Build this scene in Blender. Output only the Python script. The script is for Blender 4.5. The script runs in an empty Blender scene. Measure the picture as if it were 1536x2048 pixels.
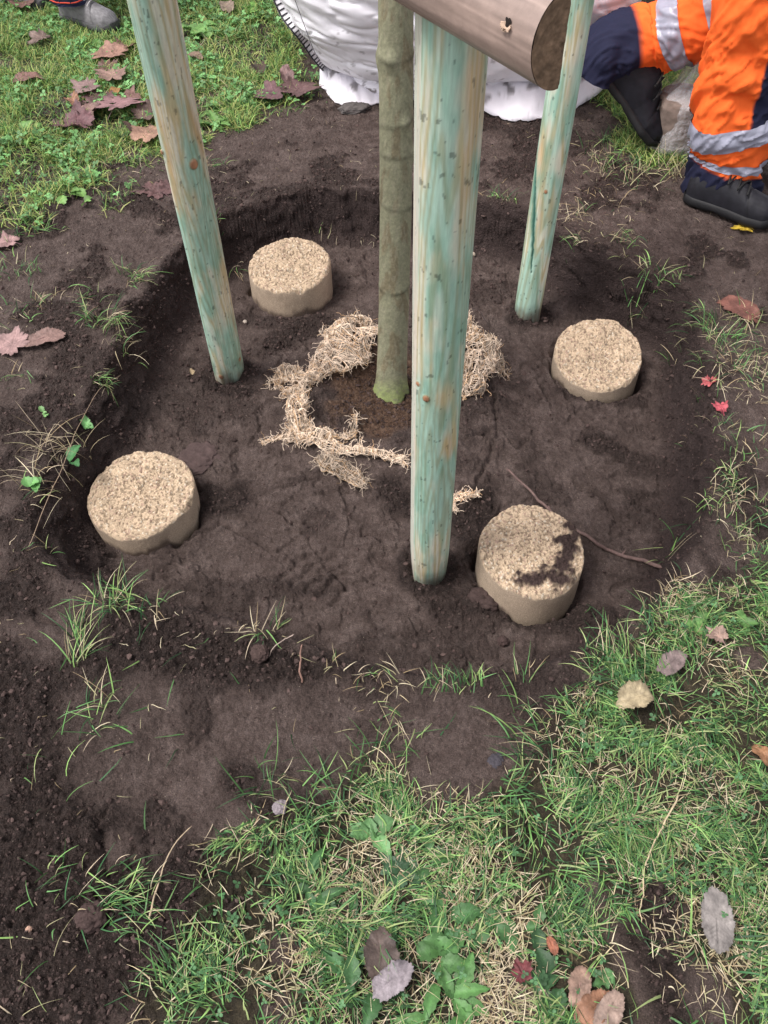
import bpy, math, random
import numpy as np
from mathutils import Matrix, Vector

# ------------------------------------------------------------------ camera, world, sun
SC = bpy.context.scene
COL = SC.collection
F_PX, W_PX, H_PX = 1700.0, 1536.0, 2048.0
PITCH, ROLL, CAM_H = math.radians(50.4), 0.0121, 1.45
_F = np.array([0, math.cos(PITCH), -math.sin(PITCH)])
_U0 = np.array([0, math.sin(PITCH), math.cos(PITCH)])
_R0 = np.array([1.0, 0, 0])
_R = _R0 * math.cos(ROLL) - _U0 * math.sin(ROLL)
_U = _U0 * math.cos(ROLL) + _R0 * math.sin(ROLL)
CAM = np.array([0, 0, CAM_H])
cd = bpy.data.cameras.new('camera')
cam = bpy.data.objects.new('camera', cd); COL.objects.link(cam)
cam.matrix_world = Matrix([[_R[0], _U[0], -_F[0], 0], [_R[1], _U[1], -_F[1], 0], [_R[2], _U[2], -_F[2], CAM_H], [0, 0, 0, 1]])
cd.sensor_fit = 'VERTICAL'; cd.sensor_height = 32; cd.lens = 32 * F_PX / H_PX
cd.clip_start = 0.02; cd.clip_end = 500
SC.camera = cam

wd = bpy.data.worlds.new("World"); SC.world = wd; wd.use_nodes = True
nt = wd.node_tree; nt.nodes.clear()
sky = nt.nodes.new('ShaderNodeTexSky'); sky.sky_type = 'NISHITA'; sky.sun_disc = False
SUN_EL, SUN_AZ = math.radians(60), math.radians(-108)      # azimuth from +Y towards +X
sky.sun_elevation = SUN_EL; sky.sun_rotation = SUN_AZ; sky.air_density = 1.0; sky.dust_density = 3.0
hs = nt.nodes.new('ShaderNodeHueSaturation'); hs.inputs['Saturation'].default_value = 0.22   # overcast: almost grey
bg = nt.nodes.new('ShaderNodeBackground'); bg.inputs['Strength'].default_value = 0.135
wo = nt.nodes.new('ShaderNodeOutputWorld')
tn_ = nt.nodes.new('ShaderNodeMix'); tn_.data_type = 'RGBA'; tn_.blend_type = 'MULTIPLY'; tn_.inputs[0].default_value = 1; tn_.inputs[7].default_value = (1.025, .98, 1.0, 1)
nt.links.new(sky.outputs[0], hs.inputs['Color']); nt.links.new(hs.outputs[0], tn_.inputs[6]); nt.links.new(tn_.outputs[2], bg.inputs[0]); nt.links.new(bg.outputs[0], wo.inputs[0])
sl = bpy.data.lights.new('sun', 'SUN'); sl.energy = 1.5; sl.angle = math.radians(16); sl.color = (1, 0.962, 0.93)
so = bpy.data.objects.new('sun', sl); COL.objects.link(so)
sdir = Vector((math.sin(SUN_AZ) * math.cos(SUN_EL), math.cos(SUN_AZ) * math.cos(SUN_EL), math.sin(SUN_EL)))
so.rotation_euler = sdir.to_track_quat('Z', 'Y').to_euler()
SC.view_settings.view_transform = 'Standard'; SC.view_settings.look = 'None'
SC.view_settings.exposure = 0.9; SC.view_settings.gamma = 1
SC.render.engine = 'CYCLES'
SC.cycles.use_denoising = True
SC.cycles.max_bounces = 6; SC.cycles.transparent_max_bounces = 12

rng = np.random.default_rng(7)
random.seed(7)

# ------------------------------------------------------------------ pixel -> world
def ray(px, py):
    px = np.asarray(px, float); py = np.asarray(py, float)
    return _F + ((px - W_PX / 2) / F_PX)[..., None] * _R + ((H_PX / 2 - py) / F_PX)[..., None] * _U
def G(px, py, z=0.0):
    r = ray(px, py); t = (z - CAM_H) / r[..., 2]
    return CAM + r * t[..., None]
def PW(px, py, yw):
    r = ray(px, py); t = yw / r[..., 1]
    return CAM + r * t[..., None]
def PZ(px, py, depth):
    return CAM + ray(px, py) * depth

# ------------------------------------------------------------------ noise
def _h(ix, iy, iz, seed):
    h = (ix.astype(np.int64) * 374761393 + iy.astype(np.int64) * 668265263 + iz * 2147483647 + seed * 974711) & 0xffffffff
    h = ((h ^ (h >> 13)) * 1274126177) & 0xffffffff
    h = ((h ^ (h >> 16)) * 2246822519) & 0xffffffff
    return ((h ^ (h >> 15)) & 0xffffff) / 16777215.0
def vn(x, y, seed=0):
    x = np.asarray(x, float); y = np.asarray(y, float)
    xi = np.floor(x); yi = np.floor(y); fx = x - xi; fy = y - yi
    fx = fx * fx * fx * (fx * (fx * 6 - 15) + 10); fy = fy * fy * fy * (fy * (fy * 6 - 15) + 10)
    xi = xi.astype(np.int64); yi = yi.astype(np.int64); z = 0
    a = _h(xi, yi, z, seed); b = _h(xi + 1, yi, z, seed); c = _h(xi, yi + 1, z, seed); d = _h(xi + 1, yi + 1, z, seed)
    return (a * (1 - fx) + b * fx) * (1 - fy) + (c * (1 - fx) + d * fx) * fy
def fbm(x, y, o=4, seed=0, g=0.5):
    s = 0; a = 1; t = 0
    for k in range(o):
        c, sn = math.cos(k * 1.3), math.sin(k * 1.3)
        s = s + a * vn((x * c - y * sn) * 2 ** k + 17.3 * k, (x * sn + y * c) * 2 ** k - 9.1 * k, seed + k); t += a; a *= g
    return s / t
def vn3(x, y, z, seed=0):
    x = np.asarray(x, float) + 0 * z; y = np.asarray(y, float) + 0 * z; z = np.asarray(z, float) + 0 * x
    xi = np.floor(x); yi = np.floor(y); zi = np.floor(z); fx = x - xi; fy = y - yi; fz = z - zi
    fx, fy, fz = [f * f * (3 - 2 * f) for f in (fx, fy, fz)]
    xi, yi, zi = [k.astype(np.int64) for k in (xi, yi, zi)]
    r = 0
    for dz, wz in ((0, 1 - fz), (1, fz)):
        for dy, wy in ((0, 1 - fy), (1, fy)):
            for dx, wx in ((0, 1 - fx), (1, fx)):
                r = r + _h(xi + dx, yi + dy, (zi + dz) * 7919, seed) * wx * wy * wz
    return r
def fbm3(x, y, z, o=3, seed=0):
    s = 0; a = 1; t = 0
    for k in range(o):
        s = s + a * vn3(x * 2 ** k + 5.2 * k, y * 2 ** k + 1.7 * k, z * 2 ** k - 3.3 * k, seed + k); t += a; a *= .5
    return s / t
def worley(x, y, seed=0):
    xi = np.floor(x).astype(np.int64); yi = np.floor(y).astype(np.int64)
    best = np.full(x.shape, 9.0); rnd = np.zeros(x.shape)
    for dx in (-1, 0, 1):
        for dy in (-1, 0, 1):
            cx = xi + dx; cy = yi + dy
            px = cx + _h(cx, cy, 0, seed); py = cy + _h(cx, cy, 0, seed + 11)
            d = (x - px) ** 2 + (y - py) ** 2
            m = d < best; best = np.where(m, d, best); rnd = np.where(m, _h(cx, cy, 0, seed + 23), rnd)
    return np.sqrt(best), rnd
def sst(a, b, x):
    t = np.clip((x - a) / (b - a), 0, 1); return t * t * (3 - 2 * t)
def sdf(poly, x, y):
    """signed distance to a polygon in the ground plane, negative inside"""
    d = np.full(x.shape, 1e9); ins = np.zeros(x.shape, bool); n = len(poly)
    for i in range(n):
        ax, ay = poly[i][:2]; bx, by = poly[(i + 1) % n][:2]
        ex, ey = bx - ax, by - ay; wx, wy = x - ax, y - ay
        t = np.clip((wx * ex + wy * ey) / (ex * ex + ey * ey + 1e-12), 0, 1)
        d = np.minimum(d, (wx - ex * t) ** 2 + (wy - ey * t) ** 2)
        c = ((ay > y) != (by > y)) & (x < (bx - ax) * (y - ay) / (by - ay + 1e-12) + ax)
        ins ^= c
    d = np.sqrt(d); return np.where(ins, -d, d)
def segd(a, b, x, y):
    ex, ey = b[0] - a[0], b[1] - a[1]; wx, wy = x - a[0], y - a[1]
    t = np.clip((wx * ex + wy * ey) / (ex * ex + ey * ey + 1e-12), 0, 1)
    return np.sqrt((wx - ex * t) ** 2 + (wy - ey * t) ** 2)

# ------------------------------------------------------------------ mesh helpers
def link_mesh(name, V, Fs, mat=None, root=None, col=None, smooth=True, origin=None, mat_index=None):
    V = np.asarray(V, np.float64).reshape(-1, 3)
    if isinstance(Fs, np.ndarray): Fs = [Fs]
    Fs = [np.asarray(f, np.int64) for f in Fs if len(f)]
    if root is not None:
        origin = np.zeros(3); q = root
        while q is not None: origin = origin + np.array(q.location); q = q.parent
    if origin is not None: V = V - np.asarray(origin)
    me = bpy.data.meshes.new(name)
    me.vertices.add(len(V)); me.vertices.foreach_set('co', V.astype(np.float32).ravel())
    tot = np.concatenate([np.full(len(f), f.shape[1]) for f in Fs]); li = np.concatenate([f.ravel() for f in Fs])
    me.loops.add(len(li)); me.loops.foreach_set('vertex_index', li.astype(np.int32))
    me.polygons.add(len(tot)); st = np.concatenate([[0], np.cumsum(tot)[:-1]])
    me.polygons.foreach_set('loop_start', st.astype(np.int32)); me.polygons.foreach_set('loop_total', tot.astype(np.int32))
    me.polygons.foreach_set('use_smooth', np.full(len(tot), bool(smooth)))
    mats = mat if isinstance(mat, (list, tuple)) else [mat]
    for m in mats:
        if m: me.materials.append(m)
    if mat_index is not None: me.polygons.foreach_set('material_index', np.asarray(mat_index, np.int32))
    if col is not None:
        c = np.asarray(col, np.float32); c = np.broadcast_to(c, (len(V), 3)) if c.ndim == 1 else c
        c4 = np.ones((len(V), 4), np.float32); c4[:, :3] = c
        a = me.color_attributes.new('Col', 'FLOAT_COLOR', 'POINT'); a.data.foreach_set('color', c4.ravel())
    me.update(calc_edges=True)
    o = bpy.data.objects.new(name, me); COL.objects.link(o)
    if root is not None: o.parent = root
    elif origin is not None: o.location = origin
    return o
def tag(o, label=None, cat=None, group=None, kind=None):
    if label: o['label'] = label
    if cat: o['category'] = cat
    if group: o['group'] = group
    if kind: o['kind'] = kind
    return o
def empty(name, loc, label, cat, group=None):
    o = bpy.data.objects.new(name, None); o.location = loc; o.empty_display_size = .05; COL.objects.link(o)
    return tag(o, label, cat, group)
def gridF(nu, nv, wrap_v=False, off=0):
    """faces of a nu x nv vertex grid (index = u*nv+v)"""
    u = np.arange(nu - 1)[:, None]; v = np.arange(nv if wrap_v else nv - 1)[None, :]; v2 = (v + 1) % nv
    return np.stack([u * nv + v, u * nv + v2, (u + 1) * nv + v2, (u + 1) * nv + v], -1).reshape(-1, 4) + off
def tubes(paths, r, sides=4):
    """paths (N,K,3), r scalar / (N,) / (N,K) -> V, F"""
    P = np.asarray(paths, float); N, K, _ = P.shape
    r = np.asarray(r, float); r = r[:, None] if r.ndim == 1 else r
    r = np.broadcast_to(r, (N, K))
    T = np.gradient(P, axis=1); T /= np.linalg.norm(T, axis=2, keepdims=True) + 1e-9
    ref = np.where(np.abs(T[..., 2:3]) > .8, np.array([1., 0, 0]), np.array([0, 0, 1.]))
    A = np.cross(T, ref); A /= np.linalg.norm(A, axis=2, keepdims=True) + 1e-9; B = np.cross(T, A)
    th = np.arange(sides) * 2 * np.pi / sides
    V = P[:, :, None] + r[:, :, None, None] * (A[:, :, None] * np.cos(th)[:, None] + B[:, :, None] * np.sin(th)[:, None])
    f = gridF(K, sides, True)
    Fq = (f[None] + (np.arange(N) * K * sides)[:, None, None]).reshape(-1, 4)
    return V.reshape(-1, 3), Fq
def resample(pts, n):
    p = np.asarray(pts, float); d = np.concatenate([[0], np.cumsum(np.linalg.norm(np.diff(p, axis=0), axis=1))]); s = np.linspace(0, d[-1], n)
    # smooth catmull-rom by parameter
    out = np.empty((n, 3)); m = len(p)
    for k, sv in enumerate(s):
        i = min(max(np.searchsorted(d, sv, 'right') - 1, 0), m - 2); t = (sv - d[i]) / (d[i + 1] - d[i] + 1e-9)
        p0 = p[max(i - 1, 0)]; p1 = p[i]; p2 = p[i + 1]; p3 = p[min(i + 2, m - 1)]
        out[k] = .5 * (2 * p1 + (p2 - p0) * t + (2 * p0 - 5 * p1 + 4 * p2 - p3) * t * t + (3 * p1 - p0 - 3 * p2 + p3) * t ** 3)
    return out
class Acc:
    def __init__(s): s.V = []; s.F = {}; s.C = []; s.n = 0
    def add(s, V, Fs, c=None):
        V = np.asarray(V).reshape(-1, 3)
        for f in (Fs if isinstance(Fs, list) else [Fs]):
            f = np.asarray(f)
            if len(f): s.F.setdefault(f.shape[1], []).append(f + s.n)
        s.V.append(V); s.n += len(V)
        c = np.asarray((.5, .5, .5) if c is None else c, float); s.C.append(np.broadcast_to(c, (len(V), 3)))
    def build(s, name, mat, root=None, smooth=True, origin=None):
        return link_mesh(name, np.concatenate(s.V), [np.concatenate(f) for f in s.F.values()], mat, root, np.concatenate(s.C), smooth, origin)

# ------------------------------------------------------------------ materials
def node_mat(name):
    m = bpy.data.materials.new(name); m.use_nodes = True
    n = m.node_tree.nodes; l = m.node_tree.links
    return m, n, l, n['Principled BSDF'], n['Material Output']
def mat_vc(name, rough=.8, spec=.3, nscale=60, namt=.25, bump=.0, bscale=300, transl=0, stretch=None, bdist=.002, detail=6):
    """colour from the mesh's own colour attribute, broken up by noise"""
    m, n, l, b, out = node_mat(name)
    at = n.new('ShaderNodeAttribute'); at.attribute_name = 'Col'
    tc = n.new('ShaderNodeTexCoord'); mp = n.new('ShaderNodeMapping'); l.new(tc.outputs['Object'], mp.inputs[0])
    if stretch: mp.inputs['Scale'].default_value = stretch
    nz = n.new('ShaderNodeTexNoise'); nz.inputs['Scale'].default_value = nscale; nz.inputs['Detail'].default_value = detail
    nz.inputs['Roughness'].default_value = .65
    l.new(mp.outputs[0], nz.inputs['Vector'])
    mr = n.new('ShaderNodeMapRange'); mr.inputs['From Min'].default_value = .25; mr.inputs['From Max'].default_value = .75
    mr.inputs['To Min'].default_value = 1 - namt; mr.inputs['To Max'].default_value = 1 + namt
    l.new(nz.outputs['Fac'], mr.inputs['Value'])
    vm = n.new('ShaderNodeVectorMath'); vm.operation = 'SCALE'; l.new(at.outputs['Color'], vm.inputs[0]); l.new(mr.outputs[0], vm.inputs['Scale'])
    l.new(vm.outputs[0], b.inputs['Base Color'])
    b.inputs['Roughness'].default_value = rough; b.inputs['Specular IOR Level'].default_value = spec
    if bump:
        n2 = n.new('ShaderNodeTexNoise'); n2.inputs['Scale'].default_value = bscale; n2.inputs['Detail'].default_value = 5
        l.new(mp.outputs[0], n2.inputs['Vector'])
        bp = n.new('ShaderNodeBump'); bp.inputs['Strength'].default_value = bump; bp.inputs['Distance'].default_value = bdist
        l.new(n2.outputs['Fac'], bp.inputs['Height']); l.new(bp.outputs[0], b.inputs['Normal'])
    if transl:
        t = n.new('ShaderNodeBsdfTranslucent'); l.new(vm.outputs[0], t.inputs[0]); mx = n.new('ShaderNodeMixShader'); mx.inputs[0].default_value = transl
        l.new(b.outputs[0], mx.inputs[1]); l.new(t.outputs[0], mx.inputs[2]); l.new(mx.outputs[0], out.inputs[0])
    return m

def mat_soil():
    """attribute: r = looseness, g = thatch (lawn floor), b = painted shade of the pit wall and core gaps"""
    m, n, l, b, out = node_mat('soil')
    at = n.new('ShaderNodeAttribute'); at.attribute_name = 'Col'
    sp = n.new('ShaderNodeSeparateColor'); l.new(at.outputs['Color'], sp.inputs[0])
    tc = n.new('ShaderNodeTexCoord')
    def noise(s, d=6, r=.6):
        z = n.new('ShaderNodeTexNoise'); z.inputs['Scale'].default_value = s; z.inputs['Detail'].default_value = d; z.inputs['Roughness'].default_value = r
        l.new(tc.outputs['Object'], z.inputs['Vector']); return z.outputs['Fac']
    def ramp(fac, *st):
        r = n.new('ShaderNodeValToRGB'); e = r.color_ramp.elements
        while len(e) < len(st): e.new(.5)
        for k, (p, c) in enumerate(st): e[k].position = p; e[k].color = (*c, 1)
        l.new(fac, r.inputs[0]); return r.outputs[0]
    def mix(f, a, c, t='MIX'):
        x = n.new('ShaderNodeMix'); x.data_type = 'RGBA'; x.blend_type = t
        if isinstance(f, float): x.inputs[0].default_value = f
        else: l.new(f, x.inputs[0])
        l.new(a, x.inputs[6]); l.new(c, x.inputs[7]); return x.outputs[2]
    mixn = n.new('ShaderNodeMath'); mixn.operation = 'MULTIPLY_ADD'; l.new(noise(17, 9, .72), mixn.inputs[0]); mixn.inputs[1].default_value = .62; 
    mh = n.new('ShaderNodeMath'); mh.operation = 'MULTIPLY'; l.new(noise(75, 6, .7), mh.inputs[0]); mh.inputs[1].default_value = .38; l.new(mh.outputs[0], mixn.inputs[2])
    packed = ramp(mixn.outputs[0], (.36, (.058, .040, .034)), (.49, (.096, .070, .060)), (.62, (.155, .118, .104)))
    loose = ramp(noise(45, 8, .7), (.32, (.020, .013, .011)), (.52, (.044, .030, .025)), (.74, (.090, .064, .055)))
    thatch = ramp(noise(38, 6, .7), (.3, (.022, .018, .012)), (.55, (.055, .046, .026)), (.75, (.12, .10, .055)))
    c = mix(sp.outputs[0], packed, loose)
    c = mix(sp.outputs[1], c, thatch)
    ba = n.new('ShaderNodeAttribute'); ba.attribute_name = 'ball'
    bc_ = ramp(noise(70, 6, .7), (.33, (.055, .030, .019)), (.5, (.120, .070, .045)), (.68, (.22, .145, .10)))
    c = mix(ba.outputs['Fac'], c, bc_)
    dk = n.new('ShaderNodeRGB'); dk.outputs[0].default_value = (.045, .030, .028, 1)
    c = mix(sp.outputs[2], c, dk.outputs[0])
    # mineral grains and bits of straw-coloured root in the soil
    gr = ramp(noise(420, 3, .8), (.33, (.30, .30, .30)), (.5, (1, 1, 1)), (.68, (1.75, 1.70, 1.65)))
    c = mix(.75, c, mix(1.0, c, gr, 'MULTIPLY'))
    vo = n.new('ShaderNodeTexVoronoi'); vo.inputs['Scale'].default_value = 130; l.new(tc.outputs['Object'], vo.inputs['Vector'])
    ms = n.new('ShaderNodeMath'); ms.operation = 'LESS_THAN'; l.new(vo.outputs['Distance'], ms.inputs[0]); ms.inputs[1].default_value = .11
    vs = n.new('ShaderNodeSeparateColor'); l.new(vo.outputs['Color'], vs.inputs[0])
    m2 = n.new('ShaderNodeMath'); m2.operation = 'GREATER_THAN'; l.new(vs.outputs[0], m2.inputs[0]); m2.inputs[1].default_value = .8
    m3 = n.new('ShaderNodeMath'); m3.operation = 'MULTIPLY'; l.new(ms.outputs[0], m3.inputs[0]); l.new(m2.outputs[0], m3.inputs[1])
    pb = n.new('ShaderNodeRGB'); pb.outputs[0].default_value = (.30, .25, .20, 1)
    c = mix(m3.outputs[0], c, pb.outputs[0])
    l.new(c, b.inputs['Base Color'])
    b.inputs['Roughness'].default_value = .82; b.inputs['Specular IOR Level'].default_value = .25
    add = n.new('ShaderNodeMath'); add.operation = 'ADD'; l.new(noise(260, 6, .75), add.inputs[0]); l.new(noise(90, 5, .6), add.inputs[1])
    for vs_, wgt in ((150, .9), (310, .6)):                       # crumb structure where the soil is loose
        vv_ = n.new('ShaderNodeTexVoronoi'); vv_.inputs['Scale'].default_value = vs_; vv_.inputs['Randomness'].default_value = 1
        dn = n.new('ShaderNodeVectorMath'); dn.operation = 'MULTIPLY_ADD'; nz_ = n.new('ShaderNodeTexNoise'); nz_.inputs['Scale'].default_value = vs_ * 1.5; l.new(tc.outputs['Object'], nz_.inputs['Vector'])
        l.new(nz_.outputs['Color'], dn.inputs[0]); dn.inputs[1].default_value = (.006,) * 3; l.new(tc.outputs['Object'], dn.inputs[2]); l.new(dn.outputs[0], vv_.inputs['Vector'])
        inv = n.new('ShaderNodeMath'); inv.operation = 'MULTIPLY'; l.new(vv_.outputs['Distance'], inv.inputs[0]); inv.inputs[1].default_value = -wgt
        lw = n.new('ShaderNodeMath'); lw.operation = 'MULTIPLY'; l.new(inv.outputs[0], lw.inputs[0]); l.new(sp.outputs[0], lw.inputs[1])
        a2 = n.new('ShaderNodeMath'); a2.operation = 'ADD'; l.new(add.outputs[0], a2.inputs[0]); l.new(lw.outputs[0], a2.inputs[1]); add = a2
    bp = n.new('ShaderNodeBump'); bp.inputs['Strength'].default_value = 1.0; bp.inputs['Distance'].default_value = .009
    l.new(add.outputs[0], bp.inputs['Height']); l.new(bp.outputs[0], b.inputs['Normal'])
    return m

M = dict(
    soil=mat_soil(),
    crumb=mat_vc('soil_crumb', .9, .2, 400, .3, .5, 900),
    grass=mat_vc('grass_blade', .55, .35, 30, .18, transl=.25),
    straw=mat_vc('dry_straw', .75, .25, 90, .2, transl=.15),
    leafy=mat_vc('fresh_leaf', .5, .4, 160, .22, .4, 250, transl=.2),
    dead=mat_vc('dead_leaf', .6, .35, 150, .3, .5, 260, transl=.08),
    wood=mat_vc('treated_wood', .52, .4, 220, .16, .25, 500, stretch=(1, 1, .08), bdist=.001),
    rail=mat_vc('planed_log', .42, .45, 60, .14, .15, 300),
    bark=mat_vc('bark', .75, .25, 200, .22, .35, 300, bdist=.002),
    sand=mat_vc('compacted_sand', .95, .15, 480, .38, .9, 520, bdist=.003),
    hess=mat_vc('hessian', .95, .1, 300, .2),
    bag=mat_vc('woven_plastic', .55, .35, 30, .04, .12, 1500, bdist=.0006),
    cloth=mat_vc('work_cloth', .8, .15, 60, .08, .2, 900, bdist=.001),
    refl=mat_vc('reflective_tape', .35, .6, 30, .12, .1, 500, bdist=.001),
    boot=mat_vc('leather', .55, .25, 60, .25, .3, 300, bdist=.001),
    twig=mat_vc('twig_bark', .8, .3, 150, .35, .5, 400),
)

# ------------------------------------------------------------------ ground shape
Z_FLOOR = -0.135
RIM = G(*np.array([(435, 455), (500, 432), (560, 412), (640, 398), (700, 396), (760, 400), (860, 404), (953, 412), (1050, 432), (1130, 478),
    (1200, 520), (1290, 548), (1375, 592), (1408, 640), (1415, 710), (1425, 790), (1428, 850), (1425, 930), (1415, 1010), (1390, 1090),
    (1345, 1160), (1290, 1225), (1230, 1280), (1150, 1320), (1050, 1350), (950, 1362), (850, 1358), (760, 1352), (650, 1318), (560, 1278), (450, 1245),
    (330, 1218), (220, 1200), (140, 1165), (88, 1112), (76, 1040), (96, 965), (130, 885), (180, 805), (220, 740), (245, 690), (262, 640),
    (300, 590), (345, 530), (395, 485)]).T)
TREE = G(783, 792, Z_FLOOR + .02)
def caps(l): return [(G(a, b), G(c, d), r, s) for a, b, c, d, r, s in l]
LOOSE = caps([(60, 1350, 120, 1900, .16, 1), (250, 1270, 700, 1370, .065, 1), (700, 1380, 1000, 1390, .05, .8), (480, 1560, 620, 1620, .045, 1), (60, 1050, 60, 1200, .09, .9),
    (400, 1850, 120, 2040, .10, 1), (180, 1560, 260, 1760, .05, .6), (1290, 1830, 1330, 2040, .05, 1), (100, 640, 200, 800, .07, .7), (1290, 1150, 1330, 1180, .05, .8), (1060, 1340, 1120, 1400, .05, .7),
    (500, 400, 740, 380, .05, .7), (1100, 440, 1380, 560, .05, .4), (130, 800, 80, 980, .07, .8)])
LOOSE_IN = [(G(a, b, Z_FLOOR), G(c, d, Z_FLOOR), r, s) for a, b, c, d, r, s in [
    (380, 1010, 470, 1000, .05, .9), (780, 1000, 960, 1080, .05, .9), (700, 840, 800, 850, .07, .9), (900, 1210, 1200, 1250, .05, .8), (1180, 880, 1350, 930, .04, .7), (560, 690, 640, 650, .05, .8),
    (960, 1000, 960, 1180, .035, 1), (420, 780, 500, 800, .03, 1), (150, 1100, 190, 1150, .05, 1), (400, 1180, 640, 1180, .03, .5), (860, 1180, 900, 1190, .05, .5), (480, 640, 640, 660, .035, .6), (1120, 780, 1280, 790, .03, .7)]]
MOUNDS = [(G(a, b), r, h) for a, b, r, h in [(300, 1300, .16, .022), (560, 1370, .12, .02), (60, 1500, .2, .02), (550, 1600, .06, .025), (1310, 1850, .09, .025), (1330, 2000, .07, .02),
    (470, 1880, .09, .012), (230, 2000, .1, .015), (620, 330, .35, .02), (90, 700, .2, .02), (1450, 1400, .3, .01), (50, 900, .15, .015)]]
GROOVES = []
def groove(pts, w, dp, z=Z_FLOOR, lift=0.0): GROOVES.append(([G(a, b, z) for a, b in pts], w, dp, lift))
for g_ in ([(965, 700), (985, 800), (992, 880), (975, 930), (955, 975)], [(992, 870), (930, 895), (890, 900)], [(1050, 680), (1085, 720), (1105, 735), (1150, 765), (1180, 800)],
           [(1065, 740), (1085, 770), (1100, 800)], [(1105, 740), (1120, 770), (1150, 810), (1190, 850)], [(1000, 870), (1030, 900), (1060, 880)], [(380, 1080), (440, 1050), (470, 1060), (540, 1100)],
           [(640, 990), (700, 985)], [(915, 830), (975, 845)], [(560, 1030), (600, 1060), (640, 1120), (700, 1180)], [(1150, 960), (1200, 990), (1250, 1050)], [(1140, 545), (1180, 590), (1240, 610)],
           [(400, 925), (440, 950), (520, 960)], [(700, 900), (640, 960), (560, 980)]):
    groove(g_, .0045, .009, lift=.004)
for k in range(4):                                   # boot tread marks in front of the left core
    groove([(215, 1118 + 15 * k), (290, 1108 + 15 * k), (372, 1112 + 17 * k)], .006, .011, lift=.004)
for k in range(5):
    groove([(560 + 26 * k, 1160 + 12 * k), (600 + 26 * k, 1120 + 12 * k), (650 + 26 * k, 1110 + 12 * k)], .006, .009, lift=.003)
for k in range(4):
    groove([(1150 + 22 * k, 860 + 20 * k), (1215 + 22 * k, 850 + 20 * k), (1270 + 22 * k, 880 + 18 * k)], .007, .007, lift=.003)
groove([(70, 1230), (120, 1260), (180, 1290)], .006, .008, 0, .004)
groove([(215, 1630), (205, 1690), (210, 1740)], .006, .01, 0, .005); groove([(215, 1750), (260, 1745), (265, 1700)], .006, .008, 0, .004)
# printed-flat patches
FLAT = [(G(a, b), r) for a, b, r in [(240, 1480, .13), (620, 1480, .14), (900, 1480, .14), (100, 1290, .07), (240, 1700, .035)]]
CORES = []      # (centre xy, radius) filled below, used to open a narrow gap round each core

def loose_mask(x, y, d, w):
    L = np.zeros(x.shape)
    nz = fbm(x * 9, y * 9, 4, 3) - .5
    for a, b, r, s in LOOSE: L = np.maximum(L, s * sst(r * 1.25, r * .55, segd(a, b, x, y) + nz * r * 1.6) * (d > -.02))
    for a, b, r, s in LOOSE_IN: L = np.maximum(L, s * sst(r * 1.3, r * .5, segd(a, b, x, y) + nz * r * 2) * (d < 0))
    wallm = sst(-w - .05, -w - .01, d + nz * .05) * sst(.025, .0, d + nz * .04)
    L = np.maximum(L, .55 * wallm)
    rt = np.hypot(x - TREE[0], y - TREE[1])
    L = np.maximum(L, .85 * sst(.16, .08, rt + nz * .12))
    L = np.maximum(L, sst(.55, .64, fbm(x * 6, y * 6, 5, 77, .6)) * np.where(d < 0, .5, .75))
    return np.clip(L, 0, 1)

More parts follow.
